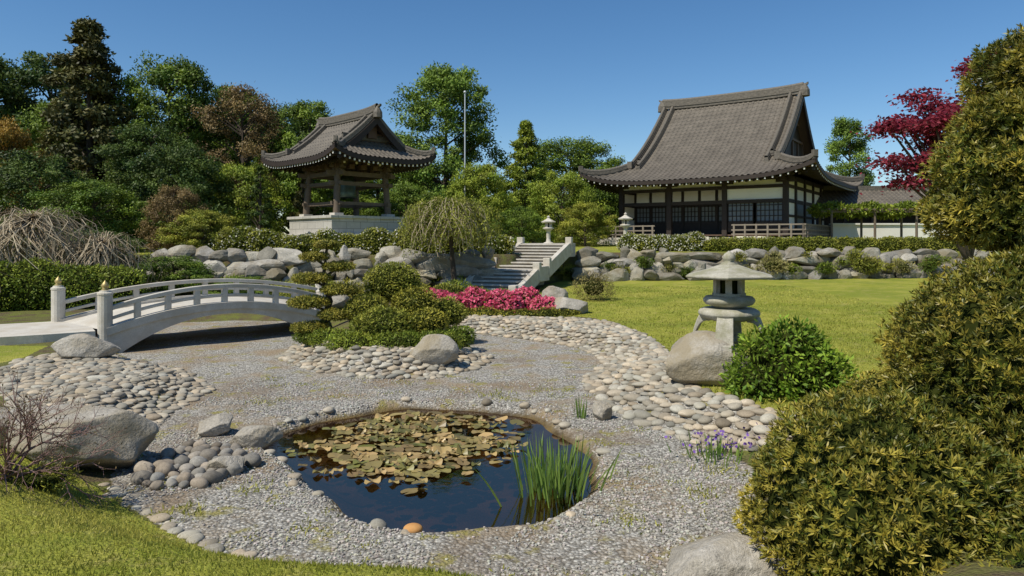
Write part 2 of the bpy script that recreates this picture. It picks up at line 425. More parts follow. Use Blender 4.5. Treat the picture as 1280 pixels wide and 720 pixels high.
mb = MB(); stones(mb, dart(COB_R, .07, .115, 32000, 1, .80), 11, 3, .5, el=(.9, 1.5)); mb.obj('cobblestone_bank', [M['cobble']])
mb = MB(); stones(mb, dart(COB_I, .07, .11, 14000, 2, .80), 12, 3, .5, el=(.9, 1.5)); mb.obj('cobblestone_bank', [M['cobble']])
mb = MB(); stones(mb, dart(COB_L, .06, .105, 36000, 3, .80), 13, 3, .42, el=(.9, 1.5), br=(.6, 1.05)); mb.obj('cobblestone_bank', [M['cobble']])
hp = [(-4.1, 7.3), (-3.9, 8.3), (-3.3, 8.2), (-2.85, 7.6), (-3.1, 6.9), (-3.6, 6.75)]
mb = MB(); stones(mb, dart(hp, .06, .105, 4000, 4), 14, 3, .75, 0, .1); mb.obj('pebble_heap', [M['pebble']])
ed = np.array([(-4.15, 6.94), (-3.3, 6.2), (-2.37, 5.5), (-1.48, 5.15), (-.71, 4.96), (.11, 4.75), (.9, 4.35), (1.4, 4.2)])
s = np.r_[0, np.cumsum(np.linalg.norm(np.diff(ed, axis=0), axis=1))]; r = rs(5); q = 0; E = []
while q < s[-1]:
    rr = r.uniform(.045, .095); E.append((np.interp(q, s, ed[:, 0]) + r.normal() * .03, np.interp(q, s, ed[:, 1]) + r.normal() * .03, rr)); q += rr * r.uniform(1.8, 2.3)
mb = MB(); stones(mb, np.array(E), 15, 3, .40, 0, .3, br=(.6, 1.05)); mb.obj('stone_edging', [M['cobble']])
r = rs(6); E = []
for i in range(len(POND)):
    if r.rand() < (.75 if (POND[i][0] > .1 and POND[i][1] > 8.5) or POND[i][0] < -2.4 else .22):
        d = nrm(POND[i] - cc); E.append((*(POND[i] + d * r.uniform(.02, .18)), r.uniform(.03, .09)))
mb = MB(); stones(mb, np.array(E), 16, 3, .55); mb.obj('pond_rim_stones', [M['cobble']])
r = rs(7); G = r.uniform([-4.8, 4.2], [3, 12.5], (60000, 2))
G = G[(sdpoly(G[:, 0], G[:, 1], BASIN) < 0) & (sdpoly(G[:, 0], G[:, 1], POND) > .0)]
G = G[(r.rand(len(G)) < np.clip(7.5 / G[:, 1], 0, 1) ** 2 * .9 * (.55 + .45 * np.sign(n3(np.c_[G, G[:, 0] * 0], 2.2, 8) + .35)))]
V0, F0 = ico(1); ng = len(G); S = r.uniform(.006, .018, (ng, 1, 1)) * r.uniform(.7, 1.3, (ng, 1, 3))
VV = V0[None] * S; VV[:, :, 2] *= .7; VV += np.c_[G, hv(G[:, 0], G[:, 1]) + .004][:, None]
FF = F0[None] + (np.arange(ng) * len(V0))[:, None, None]
b = r.uniform(.45, 1.15, (ng, 1)) * (1 + r.uniform(-.06, .06, (ng, 3)))
mb = MB(); mb.add(VV.reshape(-1, 3), FF.reshape(-1, 3), 0, np.repeat(b, len(V0), 0)); mb.obj('gravel', [M['chip']])

def boulder(name, x, y, s, seed, dz=0, sub=5, cuts=20):
    V, F = rock((x, y, hz(x, y) + s[2] * .28 + dz), s, seed, sub, cuts, .045)
    b = MB(); b.add(V, F, 0, (1, 1, 1), True); return b.obj(name, [M['boulder']])
boulder('boulder', -4.75, 7.5, (1.55, 1.05, .85), 21)
boulder('boulder', -5.6, 7.5, (.9, .8, .5), 20)
boulder('boulder', -3.8, 8.75, (.5, .4, .36), 22)
boulder('boulder', -3.12, 8.35, (.6, .4, .30), 23)
boulder('boulder', -3.05, 7.35, (.4, .3, .25), 19)
boulder('boulder', -8.0, 12.9, (1.25, .8, .55), 24)
boulder('boulder', 1.62, 4.95, (1.15, .75, .42), 25)
boulder('boulder', -1.5, 13.2, (.95, .6, .62), 26)
boulder('boulder', 1.75, 20.4, (1.6, .8, .6), 27)
boulder('boulder', 1.35, 22.0, (.9, .6, .95), 28)
boulder('boulder', 1.25, 9.6, (.28, .3, .36), 29)
boulder('boulder', -5.9, 22.0, (1.2, .8, .7), 30)
boulder('lantern_base_boulder', 3.04, 10.75, (1.62, 1.15, 1.0), 33, -.06)

# ------------------------------------------------------------------ foliage makers
def bush(name, lobes, dens, LL, LW, mat, seed=0, rosette=0, core=.9, shell=.06, lump=.07, lf=3., extra=None, outw=.7, gb=(.55, 1.25), shoots=0, l2=.4):
    r = rs(seed); mb = MB(); lobes = [(np.array(c, float), np.array(q, float)) for c, q in lobes]
    Vi, Fi = ico(4 if rosette else 3)
    for li, (c, q) in enumerate(lobes):
        Pc = Vi * q + c
        d = (1 + lump * n3(Pc, lf, seed) + lump * l2 * n3(Pc, lf * 3, seed + 3))
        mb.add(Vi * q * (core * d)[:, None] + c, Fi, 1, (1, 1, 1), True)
        area = 4 * pi * ((((q[0] * q[1]) ** 1.6 + (q[0] * q[2]) ** 1.6 + (q[1] * q[2]) ** 1.6) / 3) ** (1 / 1.6))
        n = int(area * dens); U = nrm(r.normal(size=(n, 3)))
        P0 = U * q + c; ln = n3(P0, lf, seed); l3 = n3(P0, lf * 3, seed + 3)
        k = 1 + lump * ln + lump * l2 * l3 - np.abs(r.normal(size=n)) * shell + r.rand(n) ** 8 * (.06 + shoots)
        P = U * q * k[:, None] + c
        ok = np.ones(n, bool)
        for lj, (c2, q2) in enumerate(lobes):
            if lj != li: ok &= (np.sum(((P - c2) / q2) ** 2, 1) > .80)
        ok &= P[:, 2] > hv(P[:, 0], P[:, 1]) - .05
        P = P[ok]; Nn = nrm(U[ok] / q); n = len(P); kk_ = k[ok]
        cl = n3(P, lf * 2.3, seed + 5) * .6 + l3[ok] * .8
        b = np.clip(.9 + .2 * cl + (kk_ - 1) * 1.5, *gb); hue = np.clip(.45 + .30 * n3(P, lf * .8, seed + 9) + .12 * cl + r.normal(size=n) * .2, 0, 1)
        if rosette:
            ax = nrm(Nn + [0, 0, .5] + r.normal(size=(n, 3)) * .4)
            t1 = nrm(np.cross(ax, r.normal(size=(n, 3)))); t2 = np.cross(ax, t1); sz = r.uniform(.6, 1.35, n)
            for kk in range(rosette):
                a = kk * 2 * pi / rosette + r.normal(size=(n, 1)) * .3; sp_ = r.uniform(.35, 1.0, (n, 1))
                D = ax * (1.1 - sp_ * .6) + (np.cos(a) * t1 + np.sin(a) * t2) * sp_
                l = LL * r.uniform(.7, 1.3, n) * sz
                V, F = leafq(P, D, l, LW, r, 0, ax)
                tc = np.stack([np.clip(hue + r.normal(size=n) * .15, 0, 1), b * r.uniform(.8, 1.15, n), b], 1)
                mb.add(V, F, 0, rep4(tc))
        else:
            D = nrm(Nn * outw * .7 + r.normal(size=(n, 3)) * .7 + [0, 0, .1])
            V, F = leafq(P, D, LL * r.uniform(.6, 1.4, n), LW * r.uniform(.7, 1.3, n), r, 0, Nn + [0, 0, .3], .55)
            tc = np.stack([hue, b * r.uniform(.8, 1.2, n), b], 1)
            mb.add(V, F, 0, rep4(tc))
            if extra:
                k = int(n * extra[1]); idx = r.choice(n, k, replace=k > n)
                pe = P[idx] + Nn[idx] * .02
                D = nrm(Nn[idx] * .3 + r.normal(size=(k, 3)))
                V, F = leafq(pe, D, extra[2], extra[2] * .9, r, 0, Nn[idx] + [0, 0, .4], .5)
                mb.add(V, F, 2, rep4(np.stack([r.rand(k), r.uniform(.8, 1.15, k), r.rand(k)], 1)))
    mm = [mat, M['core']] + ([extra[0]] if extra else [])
    return mb.obj(name, mm)

def hedge(name, pts, w, h, dens, LL, mat, seed, lump=.08, extra=None, zb=None):
    pts = np.array(pts, float); lob = []
    s = np.r_[0, np.cumsum(np.linalg.norm(np.diff(pts, axis=0), axis=1))]; r = rs(seed); q = 0
    while q <= s[-1]:
        x = np.interp(q, s, pts[:, 0]); y = np.interp(q, s, pts[:, 1]); z = hz(x, y) if zb is None else zb
        hh = h * r.uniform(1 - lump * 2, 1 + lump); ww = w * r.uniform(.9, 1.15)
        lob.append(((x, y + r.normal() * .08, z + hh * .35), (ww * .75, ww * .55, hh * .65))); q += w * .62
    return bush(name, lob, dens, LL, LL * .5, mat, seed, extra=extra, lump=.08)

# foreground evergreen masses on the right
bush('yew_bush', [((2.72, 4.95, .42), (.95, .92, .94))], 800, .05, .0125, L['yew'], 41, 8, core=.84, lump=.07, shell=.08, lf=3.5, l2=.7)
bush('yew_bush', [((4.6, 5.9, 1.45), (1.22, 1.2, .93)), ((4.25, 5.2, .75), (.85, .8, .75)), ((3.7, 5.9, 1.0), (.42, .6, .48)), ((5.4, 6.3, .9), (1.2, 1.2, 1.2))], 560, .056, .014, L['yew'], 42, 8, core=.82, lump=.09, lf=3, shell=.09, l2=.75)
bush('yew_bush', [((5.4, 6.6, 3.2), (1.12, 1.0, .70)), ((5.6, 6.7, 4.15), (.95, .9, .55)), ((4.85, 6.6, 2.82), (.66, .8, .42)), ((4.8, 6.6, 3.6), (.42, .6, .32)), ((5.9, 6.8, 2.5), (1.1, 1.0, .8))], 560, .058, .0145, L['yew'], 43, 8, core=.80, lump=.12, lf=3.4, shell=.10, l2=.8)
bush('yew_bush', [((3.55, 4.0, .45), (.75, .6, .65))], 600, .05, .0125, L['yew'], 44, 8, core=.84, l2=.7)
mb = MB(); r = rs(3)
for k in range(7):
    a = r.uniform(0, 6.28); p0 = np.array([5.7 + .15 * cos(a), 6.9 + .15 * sin(a), .3]); p1 = p0 + [r.normal() * .25, r.normal() * .2, 1.6]
    p2 = p1 + [r.normal() * .3, r.normal() * .2, .9]
    mb.add(*tube([p0, p1, p2], [.07, .05, .02]), 0, (1, 1, 1), True)
mb.obj('yew_trunk', [M['bark']])
bush('euonymus_shrub', [((3.95, 9.9, .60), (.68, .6, .52)), ((3.55, 9.8, .45), (.5, .5, .36)), ((4.45, 9.9, .5), (.45, .5, .42)), ((4.1, 9.9, .98), (.42, .4, .32)), ((3.7, 9.95, .85), (.36, .4, .34))], 700, .09, .038, L['fresh'], 45, core=.62, shell=.18, lump=.18, outw=1.3, lf=4, shoots=.22)
bush('low_shrub', [((4.2, 8.0, .42), (.8, .5, .28)), ((4.9, 8.6, .5), (.7, .6, .35))], 1000, .05, .02, L['yew'], 46, core=.8, shell=.1, lump=.1)
# topiary azalea balls on the peninsula
Tt = [((-2.9, 16.5, 1.48), (.68, .62, .48)), ((-3.3, 15.5, .92), (.50, .48, .34)), ((-2.25, 15.9, 1.02), (.54, .5, .38)), ((-2.75, 14.5, .66), (.66, .55, .40)),
      ((-3.75, 17.2, .75), (.42, .42, .30)), ((-1.85, 14.9, .66), (.46, .42, .33)), ((-1.6, 16.4, .75), (.48, .45, .35))]
for i, t_ in enumerate(Tt):
    bush('topiary_ball', [t_], 1200, .06, .024, L['topi'] if i % 3 else L['hedge'], 50 + i, core=.86, lump=.06, lf=5, shell=.05)
bush('ground_cover', [((-3.9, 14.7, .38), (.55, .4, .20)), ((-3.2, 14.0, .38), (.6, .35, .2)), ((-2.3, 13.9, .4), (.6, .4, .24)), ((-1.5, 14.2, .4), (.55, .4, .24)), ((-4.4, 15.0, .36), (.4, .4, .16)), ((-1.2, 15.2, .35), (.4, .5, .22))], 1100, .06, .024, L['bright'], 57, core=.75, lump=.16, shell=.12)
mb = MB()
for c, q in Tt:
    mb.add(*tube([(c[0] + .1, c[1], hz(c[0], c[1]) - .05), (c[0] + .03, c[1] + .02, c[2] * .6), c], [.05, .04, .02]), 0)
mb.obj('topiary_trunks', [M['bark']])
# cloud-pruned pine: clear tiers with air between them
pads = [(-4.22, 15.6, 2.40, .30), (-4.52, 15.6, 2.12, .34), (-3.96, 15.6, 1.90, .37), (-4.55, 15.5, 1.64, .42), (-3.92, 15.5, 1.38, .40), (-4.58, 15.4, 1.10, .46), (-3.95, 15.3, .84, .40), (-4.5, 15.2, .56, .42)]
e = empty('cloud_pruned_pine')
o = bush('needle_pads', [((x, y, z), (q, q, q * .27)) for x, y, z, q in pads], 1700, .055, .018, leafmat('pine_pads', (.15, .17, .02), (.44, .36, .055), .12), 60, core=.84, lump=.07, lf=6, shell=.06); o.parent = e
mb = MB(); P = [(-4.2, 15.6, hz(-4.2, 15.6) - .1), (-4.32, 15.6, .6), (-4.16, 15.6, 1.1), (-4.32, 15.6, 1.6), (-4.22, 15.6, 2.35)]
mb.add(*tube(P, [.1, .085, .07, .05, .02]), 0, (1, 1, 1), True)
for x, y, z, q in pads: mb.add(*limb((-4.25, 15.6, z - .22), (x, y, z - .03), .04, .022), 0)
mb.obj('trunk', [M['bark']], e)
# azaleas
bush('pink_azalea', [((-2.5 + i * .43 + .1 * sin(i * 5.), 20.7 + .35 * sin(i * 2.), .50 + .12 * sin(i * 3.)), (.44 + .1 * sin(i * 4.), .45, .42 + .06 * cos(i * 2.))) for i in range(9)], 480, .07, .035, L['oak'], 61, core=.8, lump=.12, shell=.1, extra=(L['pink'], 1.5, .09))
bush('azalea_border', [((-1.4 + i * .6, 19.9 + .15 * sin(i * 3.), .30), (.42, .35, .2 + .05 * sin(i * 2.))) for i in range(6)], 700, .06, .03, L['topi'], 62, core=.8, shell=.1)
bush('azalea_bush', [((2.9, 24.2, .8), (.72, .6, .55))], 500, .09, .02, leafmat('brown_shrub', (.20, .16, .06), (.38, .33, .10), .2), 63, core=.5, shell=.2, shoots=.2)
bush('azalea_bush', [((-1.2, 23.4, .5), (.6, .5, .4)), ((-.4, 23.8, .45), (.5, .5, .35)), ((-2.2, 23.3, .55), (.7, .5, .45))], 600, .07, .03, L['topi'], 64)

# hedges
hedge('clipped_hedge', [(-20, 20.6), (-16.5, 21.2), (-13.2, 22.6)], 1.6, 1.5, 420, .09, L['bright'], 70)
hedge('flowering_hedge', [(-12, 28.9), (-7.5, 29.2), (-3, 30.0), (-.4, 31.2)], 1.1, 1.05, 420, .09, L['hedge'], 71, .14, extra=(L['white'], .08, .09))
hedge('clipped_hedge', [(10.8, 36.2), (16, 36.3), (23.5, 36.3)], .8, .75, 420, .09, L['hedge'], 72, .03)
hedge('flowering_hedge', [(6.4, 36.5), (7.4, 36.3), (8.4, 36.2), (9.8, 36.3)], .9, .95, 420, .09, L['hedge'], 73, .1, extra=(L['white'], .25, .09))
RG = [(6.9, 34.0, .35, 'bright'), (8.7, 34.0, .3, 'oak'), (12.8, 33.5, .55, 'straw'), (15.4, 33.5, .35, 'bright'), (17.5, 33.6, .55, 'hedge'), (19.2, 33.5, .4, 'straw'), (-4.2, 27.0, .5, 'hedge'), (-10.5, 26.0, .6, 'bright'), (-8.6, 25.8, .45, 'hedge'), (-6.2, 26.0, .45, 'topi'), (-12.8, 26.0, .8, 'oak'), (-2.0, 25.0, .5, 'bright'), (2.0, 33.0, .35, 'hedge'), (-3.6, 24.6, .55, 'topi')]
r = rs(79)
for k in range(30): RG.append((3.8 + k * .62 + r.normal() * .3, 33.75 + r.normal() * .15, r.uniform(.16, .38), ['straw', 'bright', 'hedge', 'oak', 'topi'][r.randint(5)]))
for k in range(16): RG.append((-12.5 + k * .68 + r.normal() * .2, 26.85 + k * .055, r.uniform(.18, .36), ['straw', 'bright', 'hedge', 'topi'][r.randint(4)]))
for i, (x, y, q, mm) in enumerate(RG):
    zo = 0 if i < 14 and y < 33 else (.35 if i < 14 else r.uniform(.2, 1.15))
    bush('rock_garden_shrub', [((x, y, hz(x, y - 1.2) + q * .6 + zo), (q * 1.3, q, q * .7))], 420, .12, .03, L[mm], 80 + i, core=.55, shell=.22, lump=.14, shoots=.25, outw=1.2)

# retaining walls of rock
def rockwall(name, pts, zb_, zt, seed, sz):
    pts = np.array(pts, float); s = np.r_[0, np.cumsum(np.linalg.norm(np.diff(pts, axis=0), axis=1))]; r = rs(seed); mb = MB()
    for row in range(4):
        q = r.uniform(0, .5)
        while q < s[-1]:
            w = r.choice([.45, .75, 1.1, 1.7], p=[.3, .35, .23, .12]) * r.uniform(.85, 1.15) * sz; x = np.interp(q, s, pts[:, 0]); y = np.interp(q, s, pts[:, 1])
            z = zb_ + (zt - zb_) * (row + .3) / 3.8 + r.normal() * .08
            V, F = rock((x, y - .5 + row * .22 + r.normal() * .10, z), (w * 1.25, r.uniform(.6, .95), r.uniform(.4, .9) * sz), r.randint(1e6), 3, 24, .05, r.normal() * .15)
            b_ = r.uniform(.5, 1.2); mb.add(V, F, 0, (b_, b_ * .99, b_ * r.uniform(.88, 1.0)), False); q += w * .85
    return mb.obj(name, [M['wallrock']])
rockwall('rock_retaining_wall', [(-14, 26.9), (-12, 26.9), (-3.2, 27.8), (-.9, 28.6)], .6, 2.0, 90, 1.05)
rockwall('rock_retaining_wall', [(3.3, 34.0), (22, 34.5), (34, 34.5)], .6, 1.9, 91, 1.1)

# ------------------------------------------------------------------ grass
def blades(name, poly, n, lo, hi, bb, seed, fall=None):
    r = rs(seed); G = r.uniform(bb[0], bb[1], (n, 2)); G = G[sdpoly(G[:, 0], G[:, 1], poly) < .05 * r.rand(len(G))]
    if fall: G = G[r.rand(len(G)) < np.clip(fall / G[:, 1], 0, 1) ** 2]
    k = len(G); P = np.c_[G, hv(G[:, 0], G[:, 1]) - .005]
    D = nrm(r.normal(size=(k, 3)) * .45 + [0, 0, 1]); h_ = r.uniform(lo, hi, k) * (1 + .25 * n3(P, 3, 4))
    S = nrm(np.cross(D, r.normal(size=(k, 3)))) * (.0022 + .0006 * G[:, 1:2] * .9)
    V = np.stack([P - S, P + S, P + D * h_[:, None]], 1).reshape(-1, 3)
    hue = np.clip(.5 + .45 * n3(P, 1.3, 5) + r.normal(size=k) * .2, 0, 1)
    mb = MB(); mb.add(V, np.arange(k * 3).reshape(k, 3), 0, np.repeat(np.stack([hue, r.uniform(.6, 1.15, k) * (1 + .16 * n3(P, 2.7, 6)), hue], 1), 3, 0))
    mb.obj(name, [L['grass']])
blades('lawn_grass', LAWN_L, 140000, .02, .05, ([-6.5, 2.6], [1.5, 8.6]), 100, 4.5)
blades('lawn_grass', LAWN_R, 110000, .03, .06, ([1, 7.5], [12, 30]), 101, 13)
r = rs(102); mb = MB()
WD = [(-2.6, 6.9, 60, .07), (-3.0, 6.3, 90, .06), (1.9, 6.7, 70, .06), (-.3, 11.0, 60, .08), (.7, 10.9, 40, .05), (1.1, 6.0, 50, .05), (-1.8, 5.9, 60, .05), (2.2, 7.4, 80, .08), (-4.3, 12.2, 40, .05), (.9, 4.9, 40, .05), (-3.9, 10.4, 40, .05)]
for k in range(110):
    x, y = r.uniform(-4.5, 2.4), r.uniform(4.8, 13); 
    if sdpoly(np.array([x]), np.array([y]), BASIN)[0] < 0 and sdpoly(np.array([x]), np.array([y]), POND)[0] > .05: WD.append((x, y, r.randint(8, 40), r.uniform(.02, .05)))
for x, y, nn, s_ in WD:
    P = np.c_[r.normal(size=(nn, 2)) * .14 * min(1, s_ * 16) + [x, y], np.zeros(nn)]; P[:, 2] = hv(P[:, 0], P[:, 1])
    V, F = leafq(P, r.normal(size=(nn, 3)) * .6 + [0, 0, .8], s_ * r.uniform(.6, 1.3, nn), .014, r); mb.add(V, F, 0, rep4(np.stack([r.rand(nn), r.uniform(.7, 1.1, nn), r.rand(nn)], 1)))
mb.obj('gravel_weeds', [L['grass']])

# ------------------------------------------------------------------ pond plants
LILY = [(-2.85, 8.4), (-2.55, 9.5), (-1.5, 10.3), (-.3, 10.1), (.25, 9.4), (.2, 8.5), (-.2, 7.7), (-.9, 7.0), (-1.9, 7.1)]
P = dart(LILY, .055, .125, 6000, 110, .64); r = rs(111); mb = MB(); na = 16
ld = sdpoly(P[:, 0], P[:, 1], LILY); den = n3(np.c_[P[:, :2], P[:, 2] * 0], 3.0, 31)
keep = (-ld > .26 + .30 * den) | ((r.rand(len(P)) < .3)); keep &= ~((den < -.75) & (r.rand(len(P)) < .7)); keep &= sdpoly(P[:, 0], P[:, 1], POND) < -.12
P = P[keep]
for k, (x, y, q) in enumerate(P):
    a = r.uniform(0, 6.28) + np.linspace(.2, 2 * pi - .2, na)
    z = -.093 + .0014 * (k % 13) + (r.rand() < .18) * r.uniform(.01, .035)
    tl = r.normal(size=2) * .10; st_q = r.rand() < .2
    rim = np.c_[q * np.cos(a), q * np.sin(a)] * (1 + .04 * np.sin(a[:, None] * 5 + k)); zz = rim @ tl * (3 if st_q else 1) + np.abs(r.normal()) * .012 * (np.sin(a * 3) + 1)
    V = np.vstack([[x, y, z], np.c_[rim + [x, y], z + np.maximum(zz, 0)]]); i = np.arange(1, na)
    hue = np.clip(r.beta(1.2, 1.1), 0, 1)
    mb.add(V, np.stack([np.zeros(na - 1, int), i, i + 1], 1), 0, (hue, r.uniform(.45, 1.2), 0))
mb.obj('water_lilies', [L['pad']])
def irisclump(name, x, y, n, h_, spread, seed, z0=None):
    r = rs(seed); mb = MB(); z0 = hz(x, y) if z0 is None else z0
    for k in range(n):
        px, py = r.normal(size=2) * spread; lean = np.array([px, py]) / (spread + 1e-6) * .13 + r.normal(size=2) * .08
        hh = h_ * r.uniform(.5, 1.1); w = r.uniform(.012, .024); az = r.uniform(0, pi); sx, sy = cos(az) * w / 2, sin(az) * w / 2
        s = np.linspace(0, 1, 6); bend = r.uniform(0, .5) if r.rand() < .3 else r.uniform(0, .12)
        C = np.c_[x + px + lean[0] * hh * s * (1 + bend * 3 * s), y + py + lean[1] * hh * s * (1 + bend * 3 * s), z0 + hh * (s - bend * s ** 3)]
        ww = np.array([.8, 1, 1, .85, .55, .05])[:, None]
        V = np.stack([C - ww * [sx, sy, 0], C + ww * [sx, sy, 0]], 1).reshape(-1, 3); i = np.arange(5) * 2
        hue = r.rand(); mb.add(V, np.stack([i, i + 1, i + 3, i + 2], 1), 0, (hue, r.uniform(.6, 1.15), 0))
    return mb.obj(name, [L['iris']])
irisclump('iris_plant', .40, 7.0, 170, .60, .18, 120, -.12)
irisclump('iris_plant', .95, 9.6, 18, .32, .08, 121)
irisclump('iris_plant', 2.35, 7.9, 60, .26, .2, 122)
r = rs(123); mb = MB(); k = 90; P = np.c_[r.normal(size=(k, 2)) * [.24, .12] + [2.35, 7.8], np.zeros(k)]; P[:, 2] = hv(P[:, 0], P[:, 1]) + r.uniform(.14, .30, k)
V, F = leafq(P, r.normal(size=(k, 3)), .045, .035, r); mb.add(V, F, 0, rep4(r.uniform(.5, 1, (k, 3)))); mb.obj('violet_flowers', [L['violet']])
mb = MB(); V0, F0 = ico(3); mb.add(V0 * [.085, .07, .045] + [-.85, 5.86, .02], F0, 0, (1, 1, 1), True)
m, nt, out = newmat('orange_stone'); pbsdf(nt, out, mixc(nt, noise(nt, 20, 3, objc(nt)), (.42, .18, .05), (.56, .32, .12)), .8); mb.obj('orange_stone', [m])

# ------------------------------------------------------------------ stone lantern
e = empty('stone_lantern', (3.48, 10.95, .80))
mb = MB()
n = 28
for k in range(4):      # splayed cabriole legs
    a = k * pi / 2 + pi / 4 + .35
    s = np.linspace(0, 1, 11); rr = .28 + .30 * s ** .7; zz = .50 - .50 * s ** 2.1
    Pl = np.c_[rr * cos(a), rr * sin(a), zz]
    mb.add(*sweep(Pl, .22 + .06 * s, .20 - .07 * s), 0)
    mb.add(*box((.60 * cos(a), .60 * sin(a), .045), (.20, .28, .11), a), 0)
mb.add(*lathe([(0, .40), (.26, .41), (.42, .45), (.48, .52), (.47, .57), (.40, .61), (0, .61)], n=n), 0, (1, 1, 1), True)
mb.obj('legs', [M['lantern']], e, .02)
mb = MB()
mb.add(*lathe([(0, .60), (.20, .60), (.23, .63), (.36, .67), (.40, .72), (.40, .76), (.36, .80), (.28, .81), (0, .81)], n=n), 0, (1, 1, 1), True)
mb.obj('platform', [M['lantern']], e)
mb = MB()
mb.add(*lathe([(.0, .81), (.26, .81), (.26, .85)], n=24), 0)
for k in range(6):
    a = k * pi / 3 + .2; mb.add(*box((.215 * cos(a), .215 * sin(a), .96), (.07, .10, .24), a), 0)
mb.add(*lathe([(.17, .85), (.17, 1.07)], n=6, rot=.2 + pi / 6), 1)
mb.add(*lathe([(.25, 1.065), (.28, 1.10), (.2, 1.12)], n=24), 0)
mb.obj('firebox', [M['lantern'], M['core']], e)
mb = MB()
mb.add(*lathe([(.20, 1.10), (.50, 1.085), (.74, 1.10), (.755, 1.135), (.62, 1.175), (.42, 1.22), (.26, 1.275), (.15, 1.31), (0, 1.32)], n=6, rot=.2), 0)
mb.obj('roof', [M['lantern']], e, .015)
mb = MB(); mb.add(*lathe([(.12, 1.30), (.13, 1.33), (.07, 1.35), (.09, 1.38), (.105, 1.42), (.07, 1.48), (.0, 1.53)], n=18), 0, (1, 1, 1), True); mb.obj('finial', [M['lantern']], e)

def tall_lantern(x, y, H, z=None):
    z = hz(x, y) if z is None else z; e = empty('garden_stone_lantern', (x, y, z)); s = H / 2.
    mb = MB()
    mb.add(*lathe(np.array([(0, 0), (.42, 0), (.42, .12), (.3, .2), (.16, .26), (.13, .5), (.15, .62), (.13, .9), (.17, 1.0), (.36, 1.12), (.36, 1.2), (.22, 1.22), (.0, 1.22)]) * s, n=16), 0, (1, 1, 1), True)
    mb.obj('post', [M['granite']], e)
    mb = MB()
    for k in range(6):
        a = k * pi / 3; mb.add(*box((.2 * s * cos(a), .2 * s * sin(a), 1.36 * s), (.07 * s, .1 * s, .3 * s), a), 0)
    mb.add(*lathe(np.array([(.16, 1.22), (.16, 1.5)]) * s, n=6), 1)
    mb.add(*lathe(np.array([(.2, 1.5), (.46, 1.52), (.5, 1.6), (.3, 1.68), (.12, 1.8), (.07, 1.85), (.11, 1.92), (0, 2.02)]) * s, n=6), 0)
    mb.obj('lamp_head', [M['granite'], M['core']], e)
tall_lantern(6.4, 38.5, 1.7, 2.35); tall_lantern(1.95, 36.5, 1.6, 2.2)

# ------------------------------------------------------------------ bridge
e = empty('stone_arch_bridge')
A = np.array([-9.0, 15.1]); B = np.array([-5.15, 18.5]); A2 = np.array([-11.1, 16.7]); B2 = np.array([-5.95, 21.2])
S = np.linspace(0, 1, 41)
def zd(s): return .50 + .42 * 4 * s * (1 - s)
near = lambda s: np.c_[A + (B - A) * s[:, None]]; far = lambda s: np.c_[A2 + (B2 - A2) * s[:, None]]
mb = MB(); W = np.linspace(0, 1, 5)
G = np.stack([np.c_[near(S) * (1 - w) + far(S) * w, zd(S)] for w in W], 1)
V, F = gridm(G); mb.add(V, F, 0); G2 = G.copy(); G2[:, :, 2] -= .2; V, F = gridm(G2); mb.add(V, F, 0)
mb.obj('deck', [M['granite']], e)
for fn, nm in ((near, 'near'), (far, 'far')):
    mb = MB(); P = fn(S); d = nrm(P[-1] - P[0]); pn = np.array([-d[1], d[0]])
    top = zd(S) + .06; und = zd(S) - .22 - .50 * np.abs(2 * S - 1) ** 2.2
    for a, b_, w_ in ((top, top - .17, .34), (top - .17, und, .26)):
        G = np.stack([np.c_[P - pn * w_ / 2, b_], np.c_[P - pn * w_ / 2, a], np.c_[P + pn * w_ / 2, a], np.c_[P + pn * w_ / 2, b_], np.c_[P - pn * w_ / 2, b_]], 1)
        V, F = gridm(G); mb.add(V, F, 0)
    mb.obj('arch_beam_' + nm, [M['granite']], e)
    mb = MB(); mb.add(*sweep(np.c_[P, zd(S) + .45], .15, .10), 0); mb.add(*sweep(np.c_[P, zd(S) + .22], .08, .07), 0)
    s2 = np.linspace(.0, 1, 9)[1:-1]
    for q, z in zip(fn(s2), zd(s2)): mb.add(*box((q[0], q[1], z + .22), (.13, .13, .40), math.atan2(d[1], d[0])), 0)
    mb.obj('railing_' + nm, [M['granite']], e, .012)
    for k, q in enumerate((P[0], P[-1])):
        mb = MB(); z = .36; hh_ = .92 if k == 0 else .72
        mb.add(*lathe([(0, z - .3), (.15, z - .3), (.15, z + hh_), (.16, z + hh_ + .01), (.16, z + hh_ + .05), (.12, z + hh_ + .07), (.11, z + hh_ + .10), (0, z + hh_ + .12)], (q[0], q[1], 0), 16), 0)
        if k == 0: mb.add(*lathe([(.06, z + 1.02), (.075, z + 1.05), (.05, z + 1.07), (.075, z + 1.11), (.08, z + 1.14), (.05, z + 1.19), (.015, z + 1.23), (0, z + 1.26)], (q[0], q[1], 0), 16), 1, (1, 1, 1), True)
        mb.obj('newel_post_%s_%d' % (nm, k), [M['granite'], M['gold']], e)
